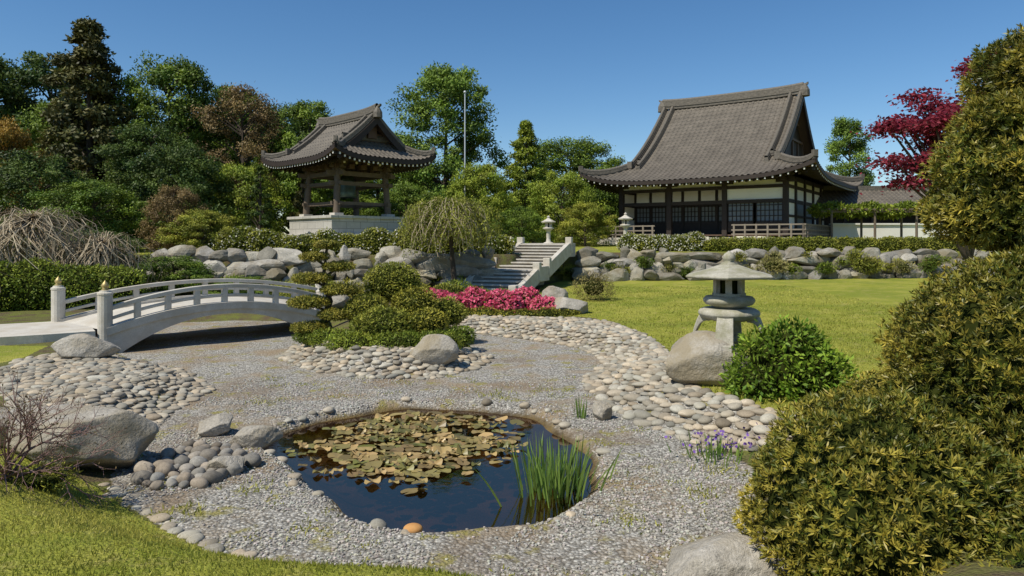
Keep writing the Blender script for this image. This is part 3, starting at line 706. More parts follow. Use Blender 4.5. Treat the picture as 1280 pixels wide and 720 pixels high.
# path to the bridge
mb = MB(); cl = np.array([(-9.9, 16.0), (-11.4, 14.9), (-13.5, 14.2), (-17, 13.9), (-30, 13.9)])
for _ in range(3):
    q = [cl[0]]
    for a, b_ in zip(cl[:-1], cl[1:]): q += [.75 * a + .25 * b_, .25 * a + .75 * b_]
    q.append(cl[-1]); cl = np.array(q)
sl = np.r_[0, np.cumsum(np.linalg.norm(np.diff(cl, axis=0), axis=1))]; s = np.linspace(0, sl[-1], 24)
C = np.c_[np.interp(s, sl, cl[:, 0]), np.interp(s, sl, cl[:, 1])]; T = nrm(np.gradient(C, axis=0)); Pn = np.c_[-T[:, 1], T[:, 0]]
z = .51 + 0 * s
G = np.stack([np.c_[C - Pn * 1.35, z - .4], np.c_[C - Pn * 1.35, z], np.c_[C + Pn * 1.35, z], np.c_[C + Pn * 1.35, z - .4]], 1)
V, F = gridm(G); mb.add(V, F, 0); mb.obj('stone_path', [M['granite']])

# ------------------------------------------------------------------ garden stairs
e = empty('stone_staircase')
mb = MB(); p0 = np.array([-1.0, 26.0]); p1 = np.array([2.2, 34.4]); d = nrm(p1 - p0); az = math.atan2(d[1], d[0]); pn = np.array([-d[1], d[0]])
z = .36; q = 0; zs = []
seg = [(.42, 6), (1.3, 1), (.42, 8)]
for run, cnt in seg:
    for k in range(cnt):
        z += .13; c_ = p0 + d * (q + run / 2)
        mb.add(*box((c_[0] + d[0] * .03, c_[1] + d[1] * .03, z - .36), (run + .02, 2.15, .62), az), 0, (.42, .40, .37))  # riser block tinted darker: shade painted in so the treads stand out
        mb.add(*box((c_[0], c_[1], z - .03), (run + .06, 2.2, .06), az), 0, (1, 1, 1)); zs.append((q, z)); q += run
last = p0 + d * (q + .8); mb.add(*box((last[0], last[1], z - .3), (1.9, 2.1, .66), az), 0, (.9, .9, .9))
mb.obj('steps', [M['step']], e, .008)
mb = MB(); zs = np.array(zs)
for sg in (-1, 1):
    for (q0, q1) in ((-.15, 2.5), (2.55, 3.8), (3.85, 7.2)):
        z0 = np.interp(q0, zs[:, 0], zs[:, 1]) + (.02 if q0 != 2.55 else .04); z1 = np.interp(q1, zs[:, 0], zs[:, 1]) + .02
        if q0 == 2.55: z1 = z0
        a = p0 + d * q0 + pn * sg * 1.22; b_ = p0 + d * q1 + pn * sg * 1.22
        mb.add(*sweep([(a[0], a[1], z0 - .22), (b_[0], b_[1], z1 - .22)], .22, .62), 0)
    for q0 in (-.25, 2.5, 3.85, 7.2):
        z0 = np.interp(q0, zs[:, 0], zs[:, 1]); a = p0 + d * q0 + pn * sg * 1.22
        mb.add(*box((a[0], a[1], z0 - .05), (.3, .3, .75), az), 0)
mb.obj('side_walls', [M['granite']], e, .02)

# ------------------------------------------------------------------ irimoya roof
def irimoya(e, Lh, D, Rg, z0, H, up, rib, raft=.36, over=2.2, k=.42, rw=.34):
    pr = lambda t: H * (k * (t / D) + (1 - k) * (t / D) ** 1.8)
    lift = lambda a, b: up * (np.abs(a) / Lh) ** 4 * (np.abs(b) / D) ** 4
    rd = lambda a: .055 * (rib / .3) * np.sqrt(np.clip(np.cos(2 * pi * a / rib), 0, 1))
    mb = MB(); ms = MB()
    nt_ = 26
    def slope(cols, tmax, front, sg, dz=0, ribs=True, mbx=mb, tl=None):
        T = np.linspace(0, 1, nt_)[None, :] * tmax[:, None]
        if tl is not None: T = np.minimum(T, tl)
        A_ = np.repeat(cols[:, None], nt_, 1)
        if front: x, y = A_, -sg * (D - T)
        else: x, y = sg * (Lh - T), A_
        z = z0 + pr(T) + lift(x, y) + dz + (rd(A_) if ribs else 0)
        V, F = gridm(np.stack([x, y, z], -1)); C = np.stack([T.ravel(), A_.ravel(), A_.ravel() * 0], 1)
        mbx.add(V, F, 0, C, False)
    st = rib / 8.
    for sg in (1, -1):
        c1 = np.arange(-Rg, Rg + 1e-6, st); slope(c1, np.full(len(c1), D), True, sg)
        c2 = np.arange(Rg, Lh + 1e-6, st); slope(c2, Lh - c2, True, sg); slope(-c2[::-1], Lh - c2[::-1], True, sg)
        c3 = np.arange(-D, D + 1e-6, st); slope(c3, np.minimum(Lh - Rg + .9, D - np.abs(c3)), False, sg)
        c1 = np.linspace(-Lh, Lh, 60); slope(c1, np.minimum(Lh - np.abs(c1), over + 1.2), True, sg, -.24, False, ms)
        c3 = np.linspace(-D, D, 60); slope(c3, np.minimum(D - np.abs(c3), over + 1.2), False, sg, -.24, False, ms)
        c1 = np.linspace(Rg - .9, Rg, 4)
        slope(c1, np.full(4, D), True, sg, -.14, False, ms); slope(-c1, np.full(4, D), True, sg, -.14, False, ms)
    mb.obj('roof_tiles', [M['tile']], e); ms.obj('soffit', [M['wood2']], e)
    mf = MB(); mr = MB()
    for sg in (1, -1):
        a = np.linspace(-Lh, Lh, 50); mf.add(*sweep(np.c_[a, np.full(50, -sg * (D - .05)), z0 + lift(a, D) - .12], .10, .22), 0)
        b_ = np.linspace(-D, D, 50); mf.add(*sweep(np.c_[np.full(50, sg * (Lh - .05)), b_, z0 + lift(Lh, b_) - .12], .10, .22), 0)
        for a0 in np.arange(-Lh + .3, Lh - .2, raft):
            t_ = np.array([.08, over * .5, min(over, Lh - abs(a0))]) if Lh - abs(a0) > over * .5 else np.array([.08, (Lh - abs(a0)) * .6 + .05, Lh - abs(a0) + .02])
            y_ = -sg * (D - t_); z_ = z0 + pr(t_) + lift(a0, y_) - .31
            mr.add(*sweep(np.c_[np.full(3, a0), y_, z_], .11, .13), 0)
            mr.add(*box((a0, -sg * (D - .07), z_[0]), (.08, .03, .10)), 1)
            mr.add(*sweep(np.c_[np.full(3, a0), y_ + sg * np.array([.7, .2, 0]), z_ - .17 + np.array([.2, 0, 0])], .11, .13), 0)
        for b0 in np.arange(-D + .3, D - .2, raft):
            t_ = np.array([.08, over * .5, min(over, D - abs(b0))]) if D - abs(b0) > over * .5 else np.array([.08, (D - abs(b0)) * .6 + .05, D - abs(b0) + .02])
            x_ = sg * (Lh - t_); z_ = z0 + pr(t_) + lift(x_, b0) - .31
            mr.add(*sweep(np.c_[x_, np.full(3, b0), z_], .11, .13), 0)
            mr.add(*box((sg * (Lh - .07), b0, z_[0]), (.03, .08, .10)), 1)
    mf.obj('fascia', [M['wood']], e); mr.obj('rafters', [M['wood'], M['plaster']], e)
    mg = MB()
    def rdg(P, w, h):
        P = np.array(P); mg.add(*sweep(P, w, h), 0); Q = P.copy(); Q[:, 2] += h / 2 + .04; mg.add(*tube(Q, np.full(len(Q), w * .42), 8), 0, (1, 1, 1), True)
        Q = P.copy(); Q[:, 2] -= h * .1; mg.add(*sweep(Q, w * 1.25, h * .18), 0)
    zt = z0 + H
    x = np.linspace(-Rg - .05, Rg + .05, 15); rdg(np.c_[x, x * 0, zt + rw * .7 + .12 * (x / Rg) ** 4], rw, rw * 1.6)
    for sx in (1, -1):
        mg.add(*lathe([(0, 0), (rw * 1.0, .0), (rw * .95, rw * 1.1), (rw * .55, rw * 1.9), (rw * .2, rw * 2.4), (0, rw * 2.4)], (sx * (Rg + .1), 0, zt - .1), 8), 0)
        mg.add(*sweep([(sx * (Rg + .0), 0, zt + rw * 1.6), (sx * (Rg + .35), 0, zt + rw * 2.1)], rw * .5, rw * .4), 0)
        for sg in (1, -1):
            for off, w_ in ((.12, .8), (.75, .7)):
                t_ = np.linspace((Lh - Rg) * (1.0 if off < .5 else .9), D - .15, 16); y_ = sg * (D - t_); xx = np.full(16, sx * (Rg - off))
                rdg(np.c_[xx, y_, z0 + pr(t_) + rw * .35], rw * w_, rw * .8)
            t_ = np.linspace(Lh - Rg, D, 16); y_ = sg * (D - t_)
            mg.add(*sweep(np.c_[np.full(16, sx * (Rg + .02)), y_, z0 + pr(t_) - .22], .08, .38), 1)
            t_ = np.linspace(.05, Lh - Rg + .1, 12); xx = sx * (Lh - t_); y_ = sg * (D - t_)
            rdg(np.c_[xx, y_, z0 + pr(t_) + lift(xx, y_) + rw * .3], rw * .8, rw * .75)
            mg.add(*box((sx * (Lh - .1), sg * (D - .1), z0 + up + rw * .75), (rw * .7, rw * .7, rw * 1.0), pi / 4), 0)
            t2 = (Lh - Rg) * 1.0; mg.add(*box((sx * (Rg - .12), sg * (D - t2 + .1), z0 + pr(t2) + rw * .7), (rw * .9, rw * .7, rw * 1.3)), 0)
        rdg([(sx * (Rg - .55), -(D - (Lh - Rg)) + .3, z0 + pr(Lh - Rg + .6) + .1), (sx * (Rg - .55), (D - (Lh - Rg)) - .3, z0 + pr(Lh - Rg + .6) + .1)], rw * .6, rw * .8)
    mg.obj('ridges', [M['ridge'], M['wood']], e)
    mw = MB()
    for sx in (1, -1):
        t_ = np.linspace(Lh - Rg + .3, D, 14); y_ = D - t_; zz = z0 + pr(t_) - .12; zb_ = z0 + pr(Lh - Rg + .3)
        yy = np.r_[-y_[:-1], y_[::-1]]; zz2 = np.r_[zz[:-1], zz[::-1]]; X0 = sx * (Rg - .7)
        G = np.stack([np.c_[np.full(len(yy), X0), yy, np.full(len(yy), zb_ - .2)], np.c_[np.full(len(yy), X0), yy, zz2]], 1)
        V, F = gridm(G); mw.add(V, F, 0)
        hgt = H - pr(Lh - Rg + .3)
        for f_ in (.12, .38, .62):
            wdt = (D - (Lh - Rg)) * (1 - f_) * .95
            mw.add(*box((X0 + sx * .08, 0, zb_ + hgt * f_), (.14, wdt * 1.5, .16)), 1)
        for yq in np.linspace(-.5, .5, 5) * (D - (Lh - Rg)):
            mw.add(*box((X0 + sx * .05, yq, zb_ + hgt * .2), (.10, .16, hgt * .38)), 1)
        mw.add(*box((X0 + sx * .3, 0, zt - .75), (.12, .5, .7)), 1)
    mw.obj('gable_walls', [M['wood'], M['wood2']], e)
    return pr

# ------------------------------------------------------------------ bell tower
e = empty('bell_tower', (-8.7, 36.0, 0), radians(-45))
irimoya(e, 3.8, 2.95, 2.75, 6.5, 2.2, .5, .26, .26, 1.5, .48, .24)
mb = MB(); mb.add(*box((0, 0, 3.05), (4.3, 4.3, 1.1)), 0); mb.add(*box((0, 0, 3.64), (4.5, 4.5, .14)), 0)
mb.add(*box((0, 0, 2.55), (4.9, 4.9, .5)), 0)
m, nt, out = newmat('ashlar'); br = N(nt, 'ShaderNodeTexBrick')
tc = N(nt, 'ShaderNodeTexCoord'); sx_ = N(nt, 'ShaderNodeSeparateXYZ'); nt.links.new(tc.outputs['Object'], sx_.inputs[0])
cx_ = N(nt, 'ShaderNodeCombineXYZ'); nt.links.new(math_(nt, 'ADD', sx_.outputs[0], sx_.outputs[1]), cx_.inputs[0]); nt.links.new(sx_.outputs[2], cx_.inputs[1]); nt.links.new(cx_.outputs[0], br.inputs['Vector'])
br.inputs['Scale'].default_value = 1; br.inputs['Brick Width'].default_value = .8; br.inputs['Row Height'].default_value = .34; br.inputs['Mortar Size'].default_value = .012
setc(br.inputs['Color1'], (.52, .50, .45)); setc(br.inputs['Color2'], (.42, .40, .36)); setc(br.inputs['Mortar'], (.16, .15, .13))
pbsdf(nt, out, mixc(nt, ramp(nt, noise(nt, 4, 5, objc(nt)), [(.4, 0.), (.7, .6)]), br.outputs[0], (.36, .34, .3)), .85); M['ashlar'] = m
mb.obj('stone_podium', [m], e, .015)
mb = MB(); hs = 1.42
for sx in (-1, 1):
    for sy in (-1, 1):
        mb.add(*limb((sx * hs * 1.08, sy * hs * 1.08, 3.7), (sx * hs * .97, sy * hs * .97, 6.5), .17, .15, 12), 0, (1, 1, 1), True)
        mb.add(*box((sx * hs * 1.08, sy * hs * 1.08, 3.78), (.5, .5, .14)), 1)
        for zz, w_ in ((6.0, .55), (6.18, .85), (6.36, 1.15)):
            mb.add(*box((sx * hs * .97, sy * hs * .97, zz), (w_, .16, .12)), 0); mb.add(*box((sx * hs * .97, sy * hs * .97, zz), (.16, w_, .121)), 0)
for s1 in (-1, 1):
    for zz, h_, ex in ((4.35, .16, .35), (5.35, .18, .45), (5.85, .22, .6), (6.48, .2, .9)):
        mb.add(*box((0, s1 * hs, zz), (2 * hs + 2 * ex, .13, h_)), 0); mb.add(*box((s1 * hs, 0, zz + .004), (.13, 2 * hs + 2 * ex, h_)), 0)
    for q in np.linspace(-1, 1, 5):
        mb.add(*box((q * hs * .98, s1 * (hs + .06), 6.2), (.3, .3, .22)), 3); mb.add(*box((s1 * (hs + .06), q * hs * .98, 6.202), (.3, .3, .22)), 3)
        mb.add(*box((q * hs * .98, s1 * (hs + .35), 6.35), (.12, .5, .12)), 3); mb.add(*box((s1 * (hs + .35), q * hs * .98, 6.352), (.5, .12, .12)), 3)
        mb.add(*box((q * hs * .98, s1 * (hs + .61), 6.35), (.11, .02, .11)), 2); mb.add(*box((s1 * (hs + .61), q * hs * .98, 6.352), (.02, .11, .11)), 2)
mb.obj('timber_frame', [M['greywood'], M['granite'], M['plaster'], M['wood2']], e)
mb = MB(); mb.add(*lathe([(.0, 6.0), (.12, 5.95), (.35, 5.85), (.42, 5.5), (.46, 5.0), (.52, 4.75), (.48, 4.72), (.4, 4.9)], n=20), 0, (1, 1, 1), True); mb.obj('temple_bell', [M['bronze']], e)

# ------------------------------------------------------------------ temple
e = empty('japanese_temple', (15.4, 48.4, 0), radians(-35))
irimoya(e, 7.4, 8.5, 4.9, 6.2, 6.0, .8, .34, .42, 2.2, .40, .36)
bx, by = 5.3, 6.3; zf = 2.75; zt = 6.35
mb = MB(); mb.add(*box((0, 0, 2.2), (13.2, 15.0, .9)), 0); mb.add(*box((0, -8.0, 2.05), (6.5, 1.2, .5)), 0); mb.add(*box((0, -8.6, 1.95), (6.5, 1.2, .35)), 0)
mb.obj('stone_podium', [M['granite']], e, .02)
mb = MB()
postx = [-5.3, -1.9, 1.7, 5.3]; posty = [-6.3, -4.2, -1.7, .8, 3.3, 6.3]
for x in postx:
    for y in (-6.3, 6.3): mb.add(*box((x, y, (zf + zt) / 2), (.30, .30, zt - zf)), 0)
for y in posty:
    for x in (-5.3, 5.3): mb.add(*box((x, y, (zf + zt) / 2), (.301, .301, zt - zf)), 0)
for y in (-6.3, 6.3):
    for z, h_ in ((4.85, .22), (5.72, .2), (6.25, .26)): mb.add(*box((0, y, z), (10.9, .2, h_)), 0)
for x in (-5.3, 5.3):
    for z, h_ in ((3.0, .22), (3.95, .14), (4.85, .22), (5.72, .2), (6.25, .26)): mb.add(*box((x, 0, z + .003), (.2, 12.9, h_)), 0)
for z, h_ in ((3.0, .25), (4.85, .22), (5.9, .25)): mb.add(*box((-1.7, -4.3, z), (7.1, .2, h_)), 0)
for x in np.linspace(-5.2, 1.7, 7): mb.add(*box((x, -4.3, 4.5), (.18, .22, 3.5)), 0)
for x in postx:
    mb.add(*box((x, -6.3, 6.02), (1.1, .24, .18)), 0); mb.add(*box((x, -6.7, 6.08), (.2, 1.1, .18)), 0)
mb.obj('timber_frame', [M['wood']], e)
mb = MB()
mb.add(*box((3.5, -6.28, 5.29), (3.4, .08, .66)), 0); mb.add(*box((3.5, -6.28, 5.97), (3.4, .08, .28)), 0)
mb.add(*box((-1.8, -6.28, 5.97), (6.9, .08, .28)), 0)
mb.add(*box((-1.7, -4.3, 5.38), (6.9, .1, .8)), 0)
for i in range(5):
    y0, y1 = posty[i], posty[i + 1]
    for zc, h_ in ((3.48, .8), (4.38, .72), (5.29, .66), (5.97, .28)):
        mb.add(*box((5.3, (y0 + y1) / 2, zc), (.08, y1 - y0 - .3, h_)), 0 if not (i in (1, 2) and zc < 4.6) else 1)
        mb.add(*box((-5.3, (y0 + y1) / 2, zc), (.08, y1 - y0 - .3, h_)), 0)
mb.add(*box((0, 6.28, 4.5), (10.4, .08, 3.4)), 0)
mb.obj('wall_panels', [M['plaster'], M['shoji']], e)
mb = MB()
def lattice(xc, y, w, z0_, z1_):
    mb.add(*box((xc, y + .06, (z0_ + z1_) / 2), (w, .04, z1_ - z0_)), 1)
    n_ = max(2, int(w / .22))
    for q in np.linspace(-w / 2, w / 2, n_ + 1): mb.add(*box((xc + q, y, (z0_ + z1_) / 2), (.04, .05, z1_ - z0_)), 0)
    for z in np.arange(z0_, z1_ + .01, .32): mb.add(*box((xc, y - .003, z), (w, .05, .045)), 0)
    mb.add(*box((xc, y - .01, z0_ + .3), (w, .06, .6)), 0)
for a_, b_ in zip(np.linspace(-5.2, 1.7, 7)[:-1], np.linspace(-5.2, 1.7, 7)[1:]): lattice((a_ + b_) / 2, -4.32, b_ - a_ - .2, 3.1, 4.75)
for xc in (2.65, 4.35): lattice(xc, -6.28, 1.5, 3.0, 4.75)
mb.obj('lattice_doors', [M['wood'], M['shoji']], e)
mb = MB(); mb.add(*box((0, 0, 6.42), (10.4, 12.3, .1)), 0); mb.add(*box((1.75, -5.3, 4.5), (.1, 1.9, 3.6)), 0); mb.add(*box((0, -5.3, 2.80), (10.5, 2.1, .08)), 1); mb.obj('floor_and_ceiling', [M['wood'], M['wood2']], e)
mb = MB()
for (xa, xb) in ((-6.5, -2.6), (2.6, 6.5)):
    for x in np.arange(xa, xb + .01, .65): mb.add(*box((x, -7.4, 3.05), (.1, .1, .8)), 0)
    for z in (2.85, 3.1, 3.4): mb.add(*box(((xa + xb) / 2, -7.4, z), (xb - xa + .3, .08, .08)), 0)
for y in np.arange(-7.4, 5, .65): mb.add(*box((6.5, y, 3.05), (.1, .1, .8)), 0)
for z in (2.85, 3.1, 3.4): mb.add(*box((6.5, -1.2, z + .003), (.08, 12.5, .08)), 0)
mb.obj('veranda_railing', [woodmat('weathered_rail_wood', (.16, .13, .10), (.27, .23, .18))], e)

# gallery wing and garden wall to the right
e = empty('covered_gallery')
mb = MB(); xx = np.arange(20.0, 34.0, .04)
for sg in (1, -1):
    T = np.linspace(0, 1, 12); G = np.zeros((len(xx), 12, 3)); G[..., 0] = xx[:, None]; G[..., 1] = 49.0 - sg * (2.6 * (1 - T))[None]; G[..., 2] = (4.75 + 1.35 * T)[None] + .05 * np.sqrt(np.clip(np.cos(xx * 2 * pi / .32), 0, 1))[:, None]
    V, F = gridm(G); mb.add(V, F, 0, np.stack([np.tile(T * 2.9, len(xx)), V[:, 0], V[:, 0] * 0], 1))
mb.obj('roof', [M['tile']], e)
mb = MB(); mb.add(*sweep([(19.9, 49.0, 6.2), (34, 49.0, 6.2)], .3, .35), 0); mb.obj('roof_ridge', [M['ridge']], e)
mb = MB()
for x in np.arange(21, 34, 1.9): mb.add(*box((x, 47.0, 3.45), (.2, .2, 2.6)), 0)
mb.add(*box((27.3, 47.0, 4.62), (13, .22, .25)), 0); mb.add(*box((27.3, 49.3, 3.5), (13, .1, 2.6)), 0); mb.add(*box((27.3, 46.5, 4.68), (13.2, .08, .14)), 0)
mb.obj('timber_frame', [M['wood']], e)
mb = MB(); mb.add(*box((27.5, 47.4, 2.9), (13, .12, 1.0)), 0); mb.obj('lower_wall', [M['plaster']], e)
mb = MB(); mb.add(*box((25.6, 44.5, 2.75), (9.5, .25, 1.5)), 0); mb.add(*box((25.6, 44.5, 3.54), (9.7, .45, .1)), 0); mb.obj('garden_wall', [M['plaster']])
e = empty('pergola'); mb = MB()
for x in (19.2, 21.8, 24.3):
    for y in (41.0, 42.6): mb.add(*limb((x, y, 1.9), (x, y, 4.2), .08, .07, 8), 0)
for y in (41.0, 42.6): mb.add(*box((21.7, y, 4.22), (6.2, .1, .14)), 0)
for x in np.arange(18.9, 24.8, .45): mb.add(*box((x, 41.8, 4.34), (.07, 2.4, .09)), 0)
mb.obj('frame', [M['greywood']], e)
bush('vine', [((18.9 + i * .75, 41.8, 4.3 + .12 * sin(i * 2)), (.6, 1.1, .38)) for i in range(8)], 260, .18, .10, L['bright'], 130, core=.5, shell=.4).parent = e

# flag pole
mb = MB(); mb.add(*limb((-3.1, 45, 2), (-3.1, 45, 12.2), .07, .04, 10), 0, (1, 1, 1), True); V0, F0 = ico(2); mb.add(V0 * .1 + [-3.1, 45, 12.25], F0, 0, (1, 1, 1), True); mb.obj('flag_pole', [M['steel']])

# ------------------------------------------------------------------ trees
def tree_mesh(name, H, R, base, ncl, nlf, LL, seed, shape='round', sig=.16, fill=.35):
    r = rs(seed); mb = MB()
    zn = r.rand(ncl) ** (.8 if shape == 'round' else 1.1 if shape == 'linden' else 1.25); a = r.uniform(0, 6.28, ncl)
    if shape == 'round': prof = lambda z: np.sqrt(np.clip(1 - (2 * z - .85) ** 2 / 1.4, .03, 1))
    elif shape == 'cone': prof = lambda z: (1 - z) ** .8 * .97 + .04
    elif shape == 'linden': prof = lambda z: np.sqrt(np.clip(1 - np.abs(1.15 * z - .2) ** 2.2, .02, 1)) * np.clip(.75 + z, 0, 1)
    elif shape == 'poplar': prof = lambda z: np.sqrt(np.clip(1 - (2 * z - .9) ** 2 / 1.3, .03, 1))
    rad = R * prof(zn) * np.sqrt(fill + (1 - fill) * r.rand(ncl)) * (1 + .22 * np.sin(a * 3 + zn * 9 + seed) + .12 * np.sin(a * 7 + seed))
    C = np.c_[rad * np.cos(a), rad * np.sin(a), base + zn * (H - base) * .97]
    cb = r.uniform(.6, 1.25, ncl); ch = np.clip(r.normal(.5, .25, ncl), 0, 1)
    idx = r.randint(0, ncl, nlf)
    sg_ = R * sig * r.uniform(.6, 1.4, ncl)
    if shape == 'cone': sg_ = sg_ * (1.2 - .7 * zn)
    off = r.normal(size=(nlf, 3)); ol = np.linalg.norm(off, axis=1, keepdims=True); off = off / ol * np.minimum(.75 + ol * .35, 1.75) * (r.rand(nlf, 1) ** .35)
    on = nrm(off); off = off * sg_[idx][:, None]; off[:, 2] *= .65
    P = C[idx] + off
    if shape == 'cone': P[:, 2] -= .12 * np.hypot(P[:, 0], P[:, 1])
    out_ = nrm(P - [0, 0, (H + base) * .45])
    O = on * .9 + out_ * .45 + [0, 0, .35]
    D = nrm(on * .3 + r.normal(size=(nlf, 3)) * .8 + [0, 0, -.1])
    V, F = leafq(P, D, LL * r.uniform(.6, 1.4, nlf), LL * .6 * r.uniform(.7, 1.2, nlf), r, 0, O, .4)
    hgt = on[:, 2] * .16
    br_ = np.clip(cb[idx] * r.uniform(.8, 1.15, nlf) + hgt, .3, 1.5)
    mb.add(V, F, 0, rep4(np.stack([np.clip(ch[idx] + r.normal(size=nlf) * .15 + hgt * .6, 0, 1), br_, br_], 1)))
    tr_ = max(.10, H * .018); s = np.linspace(0, 1, 6)
    mb.add(*tube(np.c_[.2 * np.sin(s * 3 + seed) * s, .2 * np.cos(s * 2) * s, s * H * .9], tr_ * (1.1 - s)), 1, (1, 1, 1), True)
    for k in r.choice(ncl, min(ncl, 45), replace=False):
        c = C[k]; z0_ = max(base * .6, c[2] - .45 * np.hypot(c[0], c[1]) - .6); p0 = np.array([0, 0, z0_]); mid = (p0 + c) / 2 + [0, 0, .1]
        mb.add(*tube([p0, mid, c], [tr_ * .35, tr_ * .22, .015], 5), 1)
    return mb, name
TM = {}
def tmesh(key, *a, **k):
    mb, nm = tree_mesh(key, *a, **k); TM[key] = mb.mesh(key, [L['oak'], M['bark']])
tmesh('broad_a', 14, 4.6, 1.5, 150, 36000, .25, 1)
tmesh('broad_b', 14, 4.2, 2.5, 130, 32000, .25, 2, sig=.15)
tmesh('broad_c', 14, 5.0, .5, 180, 38000, .25, 3)
tmesh('conifer', 14, 3.4, .8, 210, 36000, .24, 4, shape='cone', sig=.15)
tmesh('poplar', 14, 2.7, 1.0, 150, 30000, .24, 5, shape='poplar', sig=.22, fill=.2)
tmesh('linden', 14, 4.2, .3, 290, 50000, .23, 15, shape='linden', sig=.145, fill=.2)
tmesh('sparse', 14, 3.8, 3.0, 120, 13000, .22, 6, sig=.15)
tmesh('low', 6, 3.0, .2, 130, 24000, .16, 7, sig=.15)
tmesh('low2', 6, 3.0, .2, 90, 18000, .16, 17, sig=.17)
tmesh('cypress', 6, 1.0, .1, 90, 14000, .11, 8, shape='cone', sig=.14, fill=.6)
def tree(name, key, x, y, top, w, mat, seed=0, zb_=None):
    o = bpy.data.objects.new(name, TM[key]); COL.objects.link(o)
    z = hz(x, y) if zb_ is None else zb_; H0 = {'low': 6, 'low2': 6, 'cypress': 6}.get(key, 14); s = (top - z) / H0
    W0 = {'broad_a': 10, 'broad_b': 9, 'broad_c': 11, 'conifer': 7, 'poplar': 6.2, 'linden': 8.8, 'sparse': 8.4, 'low': 6.6, 'low2': 6.6, 'cypress': 2.2}[key]
    o.location = (x, y, z - .1); o.scale = (w / W0, w / W0, s); o.rotation_euler = (0, 0, seed * 1.7)
    o.material_slots[0].link = 'OBJECT'; o.material_slots[0].material = L[mat]
    return o
T_ = [('deciduous_tree', 'broad_a', -40, 50, 16.5, 11, 'dark'), ('orange_shrub_tree', 'low2', -28.6, 37, 9.6, 5.0, 'orange'), ('cedar_tree', 'conifer', -27.3, 44, 17.2, 8.8, 'conifer'),
      ('deciduous_tree', 'broad_b', -35.5, 53, 17.0, 9.5, 'dark'), ('deciduous_tree', 'broad_a', -23.6, 47, 15.0, 8, 'oak'), ('deciduous_tree', 'broad_b', -21.0, 52, 14.2, 8, 'oak'),
      ('bronze_tree', 'sparse', -18.2, 46, 13.0, 6.0, 'bronze'), ('deciduous_tree', 'broad_c', -18, 56, 13.6, 9, 'dark'), ('deciduous_tree', 'broad_b', -14.0, 47, 12.2, 5.6, 'oak'),
      ('cypress_tree', 'cypress', -12.2, 33, 6.3, 1.7, 'dark'), ('cypress_tree', 'cypress', -11.6, 38, 7.6, 1.8, 'conifer'), ('linden_tree', 'linden', -5.0, 52, 16.0, 8.8, 'linden'),
      ('deciduous_tree', 'low', -2.2, 45, 7.6, 5.0, 'bright'), ('deciduous_tree', 'conifer', 1.0, 50, 11.6, 5.0, 'bright'), ('deciduous_tree', 'broad_c', 5.4, 62, 11.8, 10.5, 'oak'),
      ('deciduous_tree', 'low2', 3.4, 46, 7.3, 5.0, 'bright'), ('deciduous_tree', 'broad_c', 8.0, 56, 8.6, 8, 'oak'), ('poplar_tree', 'poplar', 30.6, 62, 13.8, 4.6, 'linden'),
      ('deciduous_tree', 'broad_a', -11, 56, 9.5, 8, 'oak'), ('deciduous_tree', 'broad_c', -30.5, 48, 12.5, 8, 'oak'), ('deciduous_tree', 'broad_a', -21, 40, 9.3, 6, 'dark'),
      ('shrub_tree', 'low2', -23, 33, 6.8, 6, 'dark'), ('shrub_tree', 'low', -19.0, 31, 5.2, 5.2, 'oak'), ('shrub_tree', 'low2', -14.9, 30, 5.0, 2.6, 'bronze'), ('shrub_tree', 'low', -13.4, 29.5, 3.9, 3.2, 'hedge'),
      ('shrub_tree', 'low', -17, 35, 7.4, 5.5, 'dark'), ('shrub_tree', 'low2', -14.6, 37, 6.8, 4.6, 'bright'), ('shrub_tree', 'low', -26.5, 31.5, 6.4, 6, 'oak'), ('shrub_tree', 'low', -16.4, 26.8, 3.0, 4.4, 'dark'),
      ('shrub_tree', 'low', -12.4, 25.0, 2.0, 3.2, 'oak'), ('shrub_tree', 'low2', -21, 27, 3.6, 5.4, 'oak'), ('shrub_tree', 'low', -6.5, 42, 6.0, 5, 'oak'), ('shrub_tree', 'low2', .6, 41, 4.6, 3.6, 'oak'), ('shrub_tree', 'low', 4.6, 43, 4.9, 3.6, 'hedge'),
      ('shrub_tree', 'low', -9.5, 24.0, 1.3, 2.6, 'oak'), ('shrub_tree', 'low2', -7.0, 23.6, 1.3, 2.4, 'hedge'), ('deciduous_tree', 'broad_b', -46, 44, 14, 10, 'oak'), ('shrub_tree', 'low', 25, 56, 7, 7, 'oak')]
for i, (nm, k, x, y, tp, w, mm) in enumerate(T_): tree(nm, k, x, y, tp, w, mm, i + 1)
wc = bpy.data.collections.new('distant_trees'); COL.children.link(wc); r = rs(200)
eo = empty('distant_trees')
for i in range(46):
    x = -110 + i * 5.2 + r.normal() * 1.5; y = 84 + r.normal() * 5; tp = (17 if x < -12 else 9.5) + r.normal() * 1.3
    o = tree('distant_tree', ['broad_a', 'broad_b', 'broad_c'][i % 3], x, y, tp, 10 + r.rand() * 3, ['oak', 'dark', 'dark'][i % 3], i, 2.2); o.parent = eo
    COL.objects.unlink(o); wc.objects.link(o)
for i in range(14):
    x = 128 + r.normal() * 6; y = 40 + i * 8
    for sg in (-1, 1):
        o = tree('distant_tree', 'broad_c', x * sg, y, 13, 12, 'dark', i, 1.5); o.parent = eo; COL.objects.unlink(o); wc.objects.link(o)

